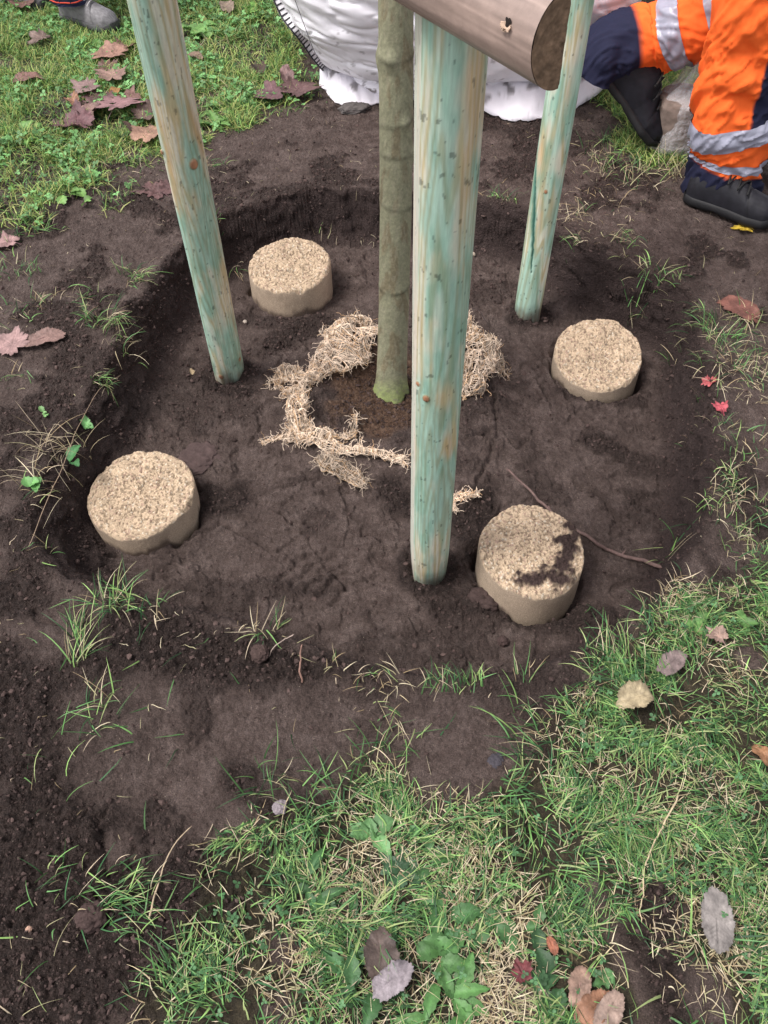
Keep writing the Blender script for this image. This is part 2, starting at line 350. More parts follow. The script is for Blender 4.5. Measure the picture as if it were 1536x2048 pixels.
def ground(x, y, full=False):
    """height of the ground; full -> also masks"""
    x = np.asarray(x, float); y = np.asarray(y, float)
    d0 = sdf(RIM, x, y)
    near = (np.abs(d0) < .4) | (d0 < 0)
    d = d0 + .035 * (fbm(x * 7, y * 7, 3, 5) - .5) + .014 * (fbm(x * 18, y * 18, 2, 9) - .5)
    w = .040 + .045 * sst(-.2, -.75, x) * sst(2.6, 1.2, y) + .016 * (fbm(x * 3, y * 3, 2, 31))
    t = sst(-1, 0, d / w) ** .8
    base = .03 * (fbm(x * 1.6, y * 1.6, 3, 1) - .5) + .016 * (fbm(x * 7, y * 7, 3, 2) - .5)
    for c, r, h in MOUNDS:
        base = base + h * np.exp(-((x - c[0]) ** 2 + (y - c[1]) ** 2) / (r * r))
    fl = Z_FLOOR + .03 * (fbm(x * 4, y * 4, 3, 6) - .5) + .012 * (fbm(x * 14, y * 14, 3, 8) - .5)
    rt = np.hypot(x - TREE[0], y - TREE[1])
    fl = fl + .042 * np.exp(-((rt - .21) / .09) ** 2) + .012 * sst(.2, .1, rt)
    fl = fl + .020 * np.exp(-np.clip(-d - w, 0, 1) / .03) * (d < 0) - .035 * sst(.2, .75, x)
    base = base + .016 * np.exp(-((d - .012) / .035) ** 2)
    z = base * t + fl * (1 - t)
    # sunk strips, cracks and tread marks
    for pts, gw, dp, lift in GROOVES:
        p = np.array(pts); m = (x > p[:, 0].min() - .08) & (x < p[:, 0].max() + .08) & (y > p[:, 1].min() - .08) & (y < p[:, 1].max() + .08)
        if not m.any(): continue
        xs = x[m]; ys = y[m]; jx = xs + .018 * (fbm(xs * 35, ys * 35, 2, 40) - .5); jy = ys + .018 * (fbm(xs * 35, ys * 35, 2, 41) - .5)
        dd = np.full(xs.shape, 9.)
        for a, b in zip(pts[:-1], pts[1:]): dd = np.minimum(dd, segd(a, b, jx, jy))
        zz = z[m] - dp * np.exp(-(dd / gw) ** 2) + lift * np.exp(-((dd - gw * 2.6) / (gw * 1.5)) ** 2); z[m] = zz
    L = loose_mask(x, y, d, w)
    flat = np.zeros(x.shape)
    for c, r in FLAT: flat = np.maximum(flat, sst(r * 1.1, r * .6, np.hypot(x - c[0], y - c[1]) + (fbm(x * 12, y * 12, 3, 61) - .5) * r * .6))
    L = L * (1 - .75 * flat)
    gap = np.zeros(x.shape)
    for c, r in CORES:
        rr = np.hypot(x - c[0], y - c[1]); gn = fbm(x * 9, y * 9, 2, 13)
        g = np.exp(-((rr - r - .004) / .008) ** 2) * sst(.42, .62, gn); z = z - .05 * g; gap = np.maximum(gap, g)
        z = z + .012 * np.exp(-((rr - r - .04) / .02) ** 2) * (fbm(x * 20, y * 20, 2, 14))
    for c, r in POSTS:
        rr = np.hypot(x - c[0], y - c[1]); pn = fbm(x * 24, y * 24, 3, 15)
        z = z + .020 * np.exp(-((rr - r) / .022) ** 2) * (pn * 1.6 - .35); L = np.maximum(L, .95 * sst(r + .05, r + .015, rr + .03 * (pn - .5)))
    if not full: return z + L * .003
    f1, r1 = worley(x / .012, y / .012, 1); f2, r2 = worley(x / .0075, y / .0075, 2); f3, r3 = worley(x / .026, y / .026, 5)
    cr = .0068 * np.sqrt(np.clip(1 - (f1 / .75) ** 2, 0, 1)) * r1 + .0042 * np.sqrt(np.clip(1 - (f2 / .75) ** 2, 0, 1)) * (.4 + .6 * r2)
    cr = cr + .013 * np.sqrt(np.clip(1 - (f3 / .6) ** 2, 0, 1)) * np.clip(r3 - .55, 0, 1)
    pk = .006 * (fbm(x * 75, y * 75, 4, 22, .6) - .5) + .007 * (fbm(x * 24, y * 24, 3, 23) - .5)
    pk = pk + .003 * np.sqrt(np.clip(1 - (f2 / .6) ** 2, 0, 1)) * (r2 > .6)
    f4, r4 = worley(x / .0058, y / .0058, 8); cr = cr + .0026 * np.sqrt(np.clip(1 - (f4 / .75) ** 2, 0, 1)) * (.3 + .7 * r4)
    wl = sst(-w - .01, -w * .6, d) * sst(.01, -.01, d)
    led = fbm(x * 9 + 3, y * 9, 4, 44); led2 = fbm(x * 17, y * 17 + 5, 3, 45)
    z = z + (d < -.03) * (.008 * sst(.50, .525, led) + .006 * sst(.56, .58, led2)) * (1 - L * .6)
    z = z + (L * (1.35 * cr + .022 * (fbm(x * 26, y * 26, 3, 24) - .5)) + (1 - L) * pk) * (1 - .97 * wl)
    return z, L, d, w, gap, wl

# ------------------------------------------------------------------ where grass grows (polygons on the ground)
def poly(*p): return G(*np.array(p).T)
LAWN_NEAR = poly((250, 2300), (300, 2048), (330, 1900), (380, 1780), (430, 1680), (520, 1640), (620, 1610), (690, 1540), (730, 1500), (790, 1500), (830, 1570), (930, 1600), (1010, 1570), (1060, 1500), (1110, 1420), (1170, 1350),
    (1260, 1260), (1350, 1200), (1450, 1180), (1560, 1120), (1800, 1100), (1900, 1800), (1900, 2300))
BARE = [(G(a, b), r) for a, b, r in [(1290, 1880, .075), (1320, 2000, .05), (690, 1800, .02), (1010, 2010, .05), (860, 1520, .05), (960, 1500, .07), (560, 1900, .03), (1500, 1320, .03), (1180, 1800, .03), (820, 1850, .02), (470, 1820, .02), (1420, 1990, .04), (560, 2030, .03)]]
LAWN_FAR = poly((-700, 480), (-300, 420), (60, 440), (150, 415), (240, 355), (330, 320), (420, 300), (530, 250), (610, 200), (600, 130), (540, 0), (560, -150), (700, -250), (1000, -250), (1300, -150), (1500, -100), (2000, -100), (2600, -420), (-1800, -420), (-1200, 0))
FAR_R = poly((1200, 190), (1300, 330), (1370, 330), (1380, 260), (1420, 100), (1440, 60), (1260, 120))
POSTS = []
print('density')
def lawn_near(x, y):
    v = sdf(LAWN_NEAR, x, y) + .09 * (fbm(x * 9, y * 9, 3, 71) - .5)
    k = sst(.03, -.05, v)
    for c, r in BARE: k = k * (1 - .95 * sst(r * 1.1, r * .7, np.hypot(x - c[0], y - c[1]) + (fbm(x * 25, y * 25, 2, 72) - .5) * r))
    return k
def lawn_far(x, y):
    v = sdf(LAWN_FAR, x, y) + .3 * (fbm(x * 4, y * 4, 4, 73) - .5)
    k = sst(.06, -.1, v) * (.12 + .88 * sst(.38, .56, fbm(x * 6, y * 6, 3, 74)))
    v2 = sdf(FAR_R, x, y) + .2 * (fbm(x * 6, y * 6, 3, 75) - .5)
    return np.maximum(k, .8 * sst(.05, -.05, v2))

# ------------------------------------------------------------------ ground mesh
core_spec = [  # top centre px, top z, radius, tilt (drop towards camera), tilt sideways, label
    (579, 528, -.035, .122, .10, .02, 'sand core behind the left stake, standing taller than the others', 1),
    (1197, 707, -.092, .119, .26, .06, 'sand core sunk almost flush in the soil on the right of the pit', 2),
    (281, 985, -.062, .126, .10, .05, 'wide sand core with a crumbly back edge at the left of the pit', 3),
    (1064, 1098, -.036, .115, .14, -.03, 'sand core with a dark smear of soil across its top, beside the front stake', 4)]
for px, py, zt, r, ty, tx, lb, k in core_spec:
    c = G(px, py, zt); CORES.append((c, r))

for p_, r_ in ((G(856, 1172, Z_FLOOR), .045), (G(455, 768, Z_FLOOR), .045), (G(1060, 640, Z_FLOOR), .042)): POSTS.append((p_ + np.array([0, r_ * .8, 0]), r_))
POSTS.append((TREE, .05))
def axis_coords(lo, hi, step, far_lo, far_hi, grow=1.12):
    mid = list(np.arange(lo, hi, step)); s = step; a = mid[0]; left = []
    while a > far_lo: s *= grow; a -= s; left.append(a)
    s = step; b = mid[-1]; right = []
    while b < far_hi: s *= grow; b += s; right.append(b)
    return np.array(left[::-1] + mid + right)
xs = axis_coords(-1.2, 1.25, .0024, -60, 60)
yl = [.16]
while yl[-1] < 3.3: yl.append(yl[-1] + .0018 + .0013 * yl[-1])
s = .008
while yl[-1] < 120: s *= 1.12; yl.append(yl[-1] + s)
s = .003; pre = [.16]
while pre[-1] > -30: s *= 1.15; pre.append(pre[-1] - s)
ys = np.array(pre[:0:-1] + yl)
X, Y = np.meshgrid(xs, ys)
print('ground grid', X.shape)
Zg, L, D, Wd, GAP, WALL = ground(X, Y, True)
thatch = np.maximum(lawn_near(X, Y), lawn_far(X, Y)) * (D > 0)
far = sst(3.4, 4.2, Y); thatch = np.maximum(thatch, far)
pit_shade = np.clip(1.0 * sst(.01, -.01, D) * sst(-Wd - .06, -Wd * .6, D) + GAP, 0, 1) * .75  # shade of the pit wall and core gaps, put into the soil colour
rt_ = np.hypot(X - TREE[0], Y - TREE[1])
colg = np.stack([L, thatch * .9, pit_shade], -1).reshape(-1, 3)
nyg, nxg = X.shape
ball = np.clip(sst(.19, .12, rt_ + .10 * (fbm(X * 22, Y * 22, 3, 66) - .5)), 0, 1)
gy_, gx_ = np.gradient(sdf(RIM, X, Y) if False else D); gx_ = gx_ / np.gradient(X, axis=1); gy_ = gy_ / np.gradient(Y, axis=0); gl = np.hypot(gx_, gy_) + 1e-6
ofs = WALL * (.034 * (fbm3(X * 26, Y * 26, Zg * 55, 3, 51) - .4) + .010 * (fbm3(X * 80, Y * 80, Zg * 130, 2, 52) - .5))
XO = X + ofs * gx_ / gl; YO = Y + ofs * gy_ / gl
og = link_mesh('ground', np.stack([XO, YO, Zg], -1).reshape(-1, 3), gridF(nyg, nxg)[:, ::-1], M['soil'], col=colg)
ab = og.data.attributes.new('ball', 'FLOAT', 'POINT'); ab.data.foreach_set('value', ball.astype(np.float32).ravel())
tag(og, 'dark brown soil with a dug planting pit and trodden lawn around it', 'ground', kind='structure')
def gz(x, y):
    """height of the built ground mesh by bilinear lookup"""
    x = np.asarray(x, float); y = np.asarray(y, float)
    i = np.clip(np.searchsorted(xs, x) - 1, 0, nxg - 2); j = np.clip(np.searchsorted(ys, y) - 1, 0, nyg - 2)
    fx = np.clip((x - xs[i]) / (xs[i + 1] - xs[i]), 0, 1); fy = np.clip((y - ys[j]) / (ys[j + 1] - ys[j]), 0, 1)
    return (Zg[j, i] * (1 - fx) + Zg[j, i + 1] * fx) * (1 - fy) + (Zg[j + 1, i] * (1 - fx) + Zg[j + 1, i + 1] * fx) * fy
def lookup(A, x, y):
    i = np.clip(np.searchsorted(xs, x) - 1, 0, nxg - 2); j = np.clip(np.searchsorted(ys, y) - 1, 0, nyg - 2); return A[j, i]
def gp(px, py, up=0.0):
    """the point of the ground seen at a pixel"""
    z = 0.
    for _ in range(12):
        p = G(px, py, z); z = .5 * z + .5 * float(gz(p[0], p[1]))
    p = G(px, py, z); p[2] += up; return p

# ------------------------------------------------------------------ loose crumbs
print('crumbs')
ICO_V = []; ph = (1 + 5 ** .5) / 2
for a, b in ((-1, ph), (1, ph), (-1, -ph), (1, -ph)): ICO_V.append((a, b, 0))
for a, b in ((-1, ph), (1, ph), (-1, -ph), (1, -ph)): ICO_V.append((0, a, b))
for a, b in ((-1, ph), (1, ph), (-1, -ph), (1, -ph)): ICO_V.append((b, 0, a))
ICO_V = np.array(ICO_V, float) / math.sqrt(1 + ph * ph)
ICO_F = np.array([(0,11,5),(0,5,1),(0,1,7),(0,7,10),(0,10,11),(1,5,9),(5,11,4),(11,10,2),(10,7,6),(7,1,8),(3,9,4),(3,4,2),(3,2,6),(3,6,8),(3,8,9),(4,9,5),(2,4,11),(6,2,10),(8,6,7),(9,8,1)])
def lumps(x, y, r, cols, sink=.3):
    n = len(x); z = gz(x, y)
    J = ICO_V[None] * (1 + .9 * (rng.random((n, 12, 1)) - .5)) * (rng.random((n, 1, 3)) * .9 + .5) * r[:, None, None]
    a = rng.random(n) * 6.28; c, s = np.cos(a)[:, None], np.sin(a)[:, None]
    Vx = J[..., 0] * c - J[..., 1] * s; Vy = J[..., 0] * s + J[..., 1] * c
    V = np.stack([Vx + x[:, None], Vy + y[:, None], J[..., 2] * .8 + (z + r * (.8 - 2 * sink * .8))[:, None]], -1)
    return V.reshape(-1, 3), (ICO_F[None] + (np.arange(n) * 12)[:, None, None]).reshape(-1, 3), np.repeat(cols, 12, 0)
cx = rng.uniform(-1.15, 1.2, 150000); cy = .2 + 2.9 * rng.random(150000) ** 1.2
lm = lookup(L, cx, cy); th = lookup(thatch, cx, cy)
k = (rng.random(150000) < (lm ** 1.5 * .95 + .05)) & (th < .5)
cx, cy = cx[k], cy[k]; n = len(cx); cr_ = .0009 + .0038 * rng.random(n) ** 6 + .001 * (cy > 1.5)
bc = np.array([.060, .041, .036]) * (.55 + 1.1 * rng.random((n, 1)) ** 1.5)
Vc, Fc, Cc = lumps(cx, cy, cr_, bc)
tag(link_mesh('soil_crumbs', Vc, Fc, M['crumb'], col=Cc, smooth=False), 'loose dark crumbs of soil scattered in and around the pit', 'soil', kind='stuff')
print('crumbs', n)

# ------------------------------------------------------------------ grass
def blades(x, y, Ln, wid, az, e0, bend, cols, seg=5, base=None, twist=None):
    n = len(x); z = gz(x, y) if base is None else base
    s = np.linspace(0, 1, seg)
    el = e0[:, None] - bend[:, None] * s[None]
    curl = (rng.random(n) - .5)[:, None] * 1.2 * s[None]
    ds = (Ln / (seg - 1))[:, None]
    dx = np.cos(el) * np.cos(az[:, None] + curl) * ds; dy = np.cos(el) * np.sin(az[:, None] + curl) * ds; dz = np.sin(el) * ds
    cum = lambda a: np.concatenate([np.zeros((n, 1)), np.cumsum(a[:, :-1], 1)], 1)
    Px = x[:, None] + cum(dx); Py = y[:, None] + cum(dy); Pz = z[:, None] - .002 + cum(dz)
    Pz = np.maximum(Pz, gz(Px, Py) + .0015 * (s[None] > 0) + (rng.random(n) * .004)[:, None] * (s[None] > 0) - .003 * (s[None] == 0))
    wv = (wid[:, None] * (1 - s[None] ** 1.8) * .5 + .00012)
    ta = az[:, None] + math.pi / 2 + (rng.random(n) - .5)[:, None] * 1.4
    wx = np.cos(ta) * wv; wy = np.sin(ta) * wv; wz = ((rng.random(n) - .5)[:, None] * 1.0) * wv
    A = np.stack([Px - wx, Py - wy, Pz - wz], -1); B = np.stack([Px + wx, Py + wy, Pz + wz], -1)
    V = np.stack([A, B], 2)                                   # n,seg,2,3
    f = gridF(seg, 2); Fq = (f[None] + (np.arange(n) * seg * 2)[:, None, None]).reshape(-1, 4)
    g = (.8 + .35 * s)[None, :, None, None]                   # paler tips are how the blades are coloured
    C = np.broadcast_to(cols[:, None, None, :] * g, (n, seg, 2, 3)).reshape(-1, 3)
    return V.reshape(-1, 3), Fq, C
GREENS = np.array([(.055, .145, .040), (.085, .21, .060), (.16, .32, .095), (.24, .40, .12), (.028, .075, .026), (.11, .24, .085), (.04, .12, .045)])
STRAWS = np.array([(.50, .42, .26), (.66, .58, .40), (.34, .26, .15), (.45, .42, .24), (.58, .48, .34)])
def gcols(n, mult=1., pale=0.):
    c = GREENS[rng.integers(0, len(GREENS), n)] * (.6 + .9 * rng.random((n, 1)) ** 1.5) * mult
    if pale: m = rng.random(n) < pale; c[m] = np.array([.34, .42, .17]) * (.8 + .4 * rng.random((m.sum(), 1)))
    return c
def scols(n): return STRAWS[rng.integers(0, len(STRAWS), n)] * (.7 + .5 * rng.random((n, 1)))
gA = Acc(); sA = Acc()
def sample(fn, x0, x1, y0, y1, n):
    x = rng.uniform(x0, x1, n); y = rng.uniform(y0, y1, n); k = rng.random(n) < fn(x, y); return x[k], y[k]
print('grass')
# near lawn: clumpy long blades, all lying about, over dry thatch
x, y = sample(lambda a, b: lawn_near(a, b) * (.12 + .88 * sst(.36, .6, fbm(a * 14, b * 14, 3, 91))), -.75, 1.15, .12, 1.65, 105000)
n = len(x); print('near blades', n)
azf = (fbm(x * 7, y * 7, 2, 95) - .5) * 14
az = azf + rng.normal(0, .8, n)
lenf = .5 + .8 * fbm(x * 6, y * 6, 2, 96)
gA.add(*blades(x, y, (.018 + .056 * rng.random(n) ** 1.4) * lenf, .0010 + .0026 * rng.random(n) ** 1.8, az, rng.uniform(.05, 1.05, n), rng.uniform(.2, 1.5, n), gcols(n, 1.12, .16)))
x, y = sample(lambda a, b: lawn_near(a, b) * (.1 + .9 * sst(.42, .68, fbm(a * 9, b * 9, 3, 92))), -.75, 1.15, .12, 1.65, 36000)
n = len(x); sA.add(*blades(x, y, .012 + .045 * rng.random(n) ** 1.5, .0007 + .0012 * rng.random(n), rng.uniform(0, 6.28, n), rng.uniform(0, .7, n), rng.uniform(0, .9, n), scols(n)))
# far lawn
x, y = sample(lambda a, b: lawn_far(a, b), -2.6, 2.8, 1.75, 5.2, 1150000)
n = len(x); print('far blades', n)
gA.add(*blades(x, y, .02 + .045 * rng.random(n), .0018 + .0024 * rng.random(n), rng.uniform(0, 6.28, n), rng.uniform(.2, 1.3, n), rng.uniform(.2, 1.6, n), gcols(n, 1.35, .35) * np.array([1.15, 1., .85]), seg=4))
x, y = sample(lambda a, b: np.clip(lawn_far(a, b) * sst(.42, .55, fbm(a * 4, b * 4, 3, 97)), 0, 1), -2.2, 2.4, 1.75, 4.6, 70000)
n = len(x); sA.add(*blades(x, y, .02 + .05 * rng.random(n), .0012 + .0014 * rng.random(n), rng.uniform(0, 6.28, n), rng.uniform(0, .8, n), rng.uniform(0, .9, n), scols(n), seg=4))
# tufts: px, py, count, length, spread(m), straw share, leaning direction (deg or None)
TUFTS = [(275, 560, 60, .075, .035, .25, -40), (255, 545, 30, .06, .03, .3, None), (215, 650, 50, .10, .035, .35, -20), (185, 640, 40, .07, .03, .2, None), (240, 690, 30, .09, .03, .7, -20), (200, 765, 45, .06, .02, .25, -30), (180, 600, 25, .07, .04, .5, None),
    (240, 1205, 70, .075, .035, .25, None), (200, 1200, 15, .07, .03, .3, 120), (300, 1215, 30, .06, .03, .5, None), (520, 1262, 16, .065, .015, .6, None), (545, 1258, 10, .085, .012, .3, 60), (490, 1252, 12, .03, .03, .8, None),
    (155, 1320, 34, .10, .02, .3, 70), (165, 1270, 20, .09, .02, .3, 70), (200, 1400, 22, .09, .03, .2, None), (205, 1440, 18, .08, .03, .2, None), (140, 1500, 6, .07, .05, .1, None), (270, 1470, 5, .07, .04, .1, None),
    (905, 1365, 34, .045, .03, .15, 90), (950, 1368, 24, .045, .02, .15, 90), (870, 1368, 16, .045, .03, .5, None), (780, 1360, 26, .05, .035, .8, None), (1045, 1360, 14, .075, .015, .4, 95), (1040, 1400, 10, .08, .03, .2, None), (670, 1330, 12, .045, .02, .5, None), (735, 1360, 18, .035, .03, .8, None),
    (1230, 1300, 30, .08, .03, .2, 110), (1200, 1330, 40, .07, .04, .3, 110), (1310, 1240, 40, .06, .04, .5, None), (1380, 1190, 60, .05, .06, .8, None), (1400, 640, 80, .07, .05, .15, 180), (1440, 680, 60, .08, .05, .25, None), (1480, 650, 50, .07, .06, .3, None), (1430, 770, 20, .06, .03, .4, None), (1500, 740, 60, .06, .07, .5, None),
    (1450, 850, 25, .06, .03, .6, None), (1455, 960, 60, .05, .04, .5, None), (1500, 1000, 70, .05, .06, .5, None), (1520, 1060, 60, .05, .05, .4, None), (1460, 1060, 25, .05, .04, .6, None), (1330, 1120, 10, .05, .015, .2, None), (1350, 1075, 5, .08, .02, .1, 180), (1385, 870, 8, .04, .015, .5, 180),
    (1245, 478, 40, .06, .05, .5, None), (1300, 545, 60, .06, .05, .35, None), (1340, 555, 30, .06, .04, .4, None), (1150, 430, 40, .06, .05, .7, None), (1160, 480, 30, .06, .04, .6, 200), (1010, 400, 34, .06, .04, .3, None), (985, 395, 20, .05, .03, .3, None), (1250, 330, 90, .08, .08, .3, None), (1210, 300, 60, .08, .08, .3, None), (1290, 360, 50, .08, .08, .5, None), (1345, 345, 60, .10, .05, .8, None),
    (1180, 340, 50, .06, .08, .7, None), (1240, 390, 40, .05, .1, .7, None), (430, 330, 30, .06, .04, .3, None), (430, 440, 12, .07, .02, .4, -60), (465, 490, 14, .09, .02, .7, -60), (235, 395, 40, .05, .05, .3, None), (180, 340, 60, .06, .08, .2, None), (30, 540, 60, .05, .08, .15, None), (40, 620, 50, .05, .08, .5, None), (15, 480, 30, .05, .06, .3, None), (110, 600, 20, .05, .05, .7, None),
    (35, 760, 18, .06, .04, .4, None), (120, 880, 45, .10, .06, .95, None), (100, 940, 35, .10, .06, .95, None), (60, 970, 20, .08, .05, .8, None), (100, 1100, 10, .06, .02, .5, None), (740, 1420, 14, .04, .05, .8, None), (540, 1560, 30, .08, .05, .2, None), (120, 1740, 14, .06, .05, .3, None), (110, 1790, 14, .05, .05, .4, None), (200, 1800, 60, .07, .05, .15, 0), (250, 1820, 60, .06, .05, .15, 0), (20, 1560, 4, .08, .05, 0, None),
    (250, 1780, 40, .08, .05, .25, 0), (110, 1600, 5, .08, .06, .1, None), (60, 1970, 8, .07, .05, .5, None), (430, 1900, 60, .06, .06, .3, None), (640, 1600, 60, .07, .05, .2, None), (780, 1480, 60, .07, .06, .2, None), (860, 1370, 10, .05, .03, .4, 90), (1070, 1500, 50, .1, .05, .15, 150), (1060, 1440, 14, .05, .04, .4, None), (600, 1300, 4, .05, .02, 1, None), (760, 1340, 5, .05, .02, .2, None),
    (1480, 700, 70, .06, .08, .4, None), (1500, 900, 60, .05, .07, .5, None), (1430, 1000, 40, .05, .04, .5, None), (1500, 1100, 90, .05, .06, .4, None), (1420, 720, 30, .06, .03, .3, 180), (1150, 1210, 4, .05, .04, .9, None), (920, 160, 8, .05, .03, .5, None), (470, 200, 80, .06, .1, .75, None), (500, 90, 80, .06, .12, .6, None), (560, 170, 50, .06, .06, .2, None), (640, 440, 8, .05, .05, .5, None), (735, 415, 8, .05, .03, .9, -90), (1400, 520, 6, .05, .05, .7, None), (1250, 520, 8, .06, .03, .7, -150)]
TS = .75
for px, py, cnt, ln, spd, st, lean in TUFTS:
    c = gp(px, py); cnt = int(cnt * TS)
    a = rng.uniform(0, 6.28, cnt); rr = spd * np.sqrt(rng.random(cnt))
    tx = c[0] + rr * np.cos(a); ty = c[1] + rr * np.sin(a)
    az = rng.uniform(0, 6.28, cnt) if lean is None else math.radians(lean) + rng.normal(0, .55, cnt)
    iss = rng.random(cnt) < st
    e0 = rng.uniform(.45, 1.35, cnt); bd = rng.uniform(.3, 1.9, cnt); ll = ln * (.45 + .7 * rng.random(cnt)); ww = (.0012 + .0014 * rng.random(cnt)) * (1 + .12 * c[1])
    for mk, A, cf in ((iss, sA, scols), (~iss, gA, lambda q: gcols(q, 1.15, .15))):
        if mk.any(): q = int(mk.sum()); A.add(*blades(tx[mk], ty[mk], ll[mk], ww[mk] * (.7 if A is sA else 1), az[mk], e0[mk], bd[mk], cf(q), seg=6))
# stray blades and bits of straw on the bare soil
x = rng.uniform(-1.1, 1.2, 1500); y = rng.uniform(.25, 3.2, 1500); k = lookup(D, x, y) > -.02; k &= rng.random(1500) < .75; x, y = x[k], y[k]; n = len(x)
sA.add(*blades(x, y, .008 + .03 * rng.random(n) ** 2, .0006 + .0009 * rng.random(n), rng.uniform(0, 6.28, n), rng.uniform(0, .5, n), rng.uniform(0, .6, n), scols(n)))
x = rng.uniform(-.8, .3, 70); y = rng.uniform(.3, 1.1, 70); k = lookup(D, x, y) > 0; x, y = x[k], y[k]; n = len(x)
gA.add(*blades(x, y, .03 + .04 * rng.random(n), .0018 + .001 * rng.random(n), rng.uniform(0, 6.28, n), rng.uniform(.05, .5, n), rng.uniform(0, .5, n), gcols(n)))
# dry matted straw patches
for px, py, cnt, spd in [(1010, 2010, 900, .06), (690, 1800, 260, .05), (960, 1800, 420, .07), (1370, 1200, 260, .045), (560, 1900, 200, .06), (880, 1660, 260, .08), (1400, 1900, 260, .07), (620, 1960, 200, .06), (1500, 1900, 260, .06), (700, 1700, 240, .07), (1290, 1700, 240, .07), (80, 60, 150, .15), (470, 150, 350, .12), (120, 190, 200, .1), (1180, 420, 120, .12), (1490, 760, 200, .08)]:
    cnt = int(cnt * .55); c = gp(px, py); a = rng.uniform(0, 6.28, cnt); rr = spd * 1.2 * np.sqrt(rng.random(cnt)); q = cnt
    sA.add(*blades(c[0] + rr * np.cos(a), c[1] + rr * np.sin(a), .012 + .03 * rng.random(q), .0008 + .0013 * rng.random(q), rng.uniform(0, 6.28, q), rng.uniform(0, .5, q), rng.uniform(-.2, .7, q), scols(q)))
tag(gA.build('grass', M['grass']), 'green grass blades growing over the lawn and along the pit edge', 'grass', kind='stuff')
tag(sA.build('dry_grass', M['straw']), 'dead straw-coloured grass lying among the green blades', 'dry grass', kind='stuff')

# ------------------------------------------------------------------ clover and small weeds
print('clover')
def clover(fn_pts, size, cols, A):
    x, y = fn_pts; n = len(x); z0 = gz(x, y); hgt = .008 + .03 * rng.random(n)
    t = np.linspace(0, 2 * np.pi, 7)[:-1]
    ov = np.stack([.55 + .5 * np.cos(t), .42 * np.sin(t), -.12 * np.abs(np.sin(t)) * 0 + .10 * np.abs(np.sin(t))], -1)
    a0 = rng.uniform(0, 6.28, n); tilt = rng.normal(0, .35, (n, 2))
    for k in range(3):
        a = a0 + k * 2.094; sz = size * (.7 + .6 * rng.random(n))
        lx = ov[None, :, 0] * sz[:, None]; ly = ov[None, :, 1] * sz[:, None]; lz = ov[None, :, 2] * sz[:, None]
        vx = lx * np.cos(a)[:, None] - ly * np.sin(a)[:, None]; vy = lx * np.sin(a)[:, None] + ly * np.cos(a)[:, None]
        vz = lz + vx * tilt[:, :1] + vy * tilt[:, 1:]
        V = np.stack([vx + x[:, None], vy + y[:, None], vz + (z0 + hgt)[:, None]], -1).reshape(-1, 3)
        A.add(V, np.arange(n * 6).reshape(n, 6), np.repeat(cols * (.9 + .2 * rng.random((n, 1))), 6, 0))
cA = Acc()
x, y = sample(lambda a, b: lawn_far(a, b) * sst(.42, .58, fbm(a * 5, b * 5, 3, 101)), -2.3, .5, 1.8, 4.8, 30000)
n = len(x); clover((x, y), .012, np.array([.15, .33, .11]) * (.5 + 1.0 * rng.random((n, 1))), cA)
x, y = sample(lambda a, b: lawn_near(a, b) * sst(.5, .65, fbm(a * 11, b * 11, 3, 102)), -.3, 1.0, .15, 1.3, 1300)
n = len(x); clover((x, y), .006, np.array([.075, .18, .07]) * (.6 + .8 * rng.random((n, 1))), cA)
tag(cA.build('clover', M['leafy'], smooth=False), 'small clover leaves spreading through the lawn', 'clover', kind='stuff')

def leafblade(base, az, elev, ln, wd_, droop=.8, fold=.25, tooth=.0, col=(.08, .2, .07), A=None, seg=9):
    s = np.linspace(0, 1, seg); el = elev - droop * s; st = ln / (seg - 1)
    r = np.concatenate([[0], np.cumsum(np.cos(el[:-1]) * st)]); zz = np.concatenate([[0], np.cumsum(np.sin(el[:-1]) * st)])
    w = wd_ * np.sin(np.pi * np.clip(s * .93 + .05, 0, 1) ** .75) ** .9 * (1 + tooth * (np.arange(seg) % 2 * 2 - 1)); w[-1] *= .2
    V = []
    for v in (-1, -.5, 0, .5, 1):
        off = w * v * .5; zf = zz + abs(v) * w * fold + .0015 * np.sin(s * 23 + v * 3)
        V.append(np.stack([base[0] + r * math.cos(az) - off * math.sin(az), base[1] + r * math.sin(az) + off * math.cos(az), base[2] + zf], -1))
    V = np.stack(V, 1).reshape(-1, 3)
    g = gz(V[:, 0], V[:, 1]) + .003; V[:, 2] = np.maximum(V[:, 2], g)
    c = np.array(col) * np.array([.92, 1.05, 1.3, .97, .9])[None, :, None] * np.ones((seg, 1, 1))
    A.add(V, gridF(seg, 5), c.reshape(-1, 3))
def weed(px, py, n, ln, wd_, col, label, elev=.7, droop=1.0, tooth=.12, az=None, cat='weed', name='weed_plant', spread=.01, group=None, lift=.0):
    b = gp(px, py); A = Acc()
    for k in range(n):
        a = (az[k % len(az)] if az else k * 2.4 + random.uniform(-.4, .4)); bb = b + np.array([random.uniform(-spread, spread), random.uniform(-spread, spread), lift])
        cc = np.array(col) * random.uniform(.75, 1.3)
        leafblade(bb, a, elev + random.uniform(-.2, .2), ln * random.uniform(.7, 1.2), wd_ * random.uniform(.75, 1.2), droop, .2, tooth, cc, A)
    o = A.build(name, M['leafy'], origin=b); tag(o, label, cat, group); return o
WG = 'broad-leaved weeds in the grass'
weed(745, 1668, 5, .045, .030, (0.121, 0.257, 0.094), 'pale green weed with broad pointed leaves in the middle of the near lawn', az=[2.6, 3.3, .3, -.9, 1.5], group=WG)
weed(800, 1745, 9, .04, .022, (0.039, 0.095, 0.040), 'very dark green trodden weed just below the pale broad-leaved one', spread=.015, elev=.4, group=WG)
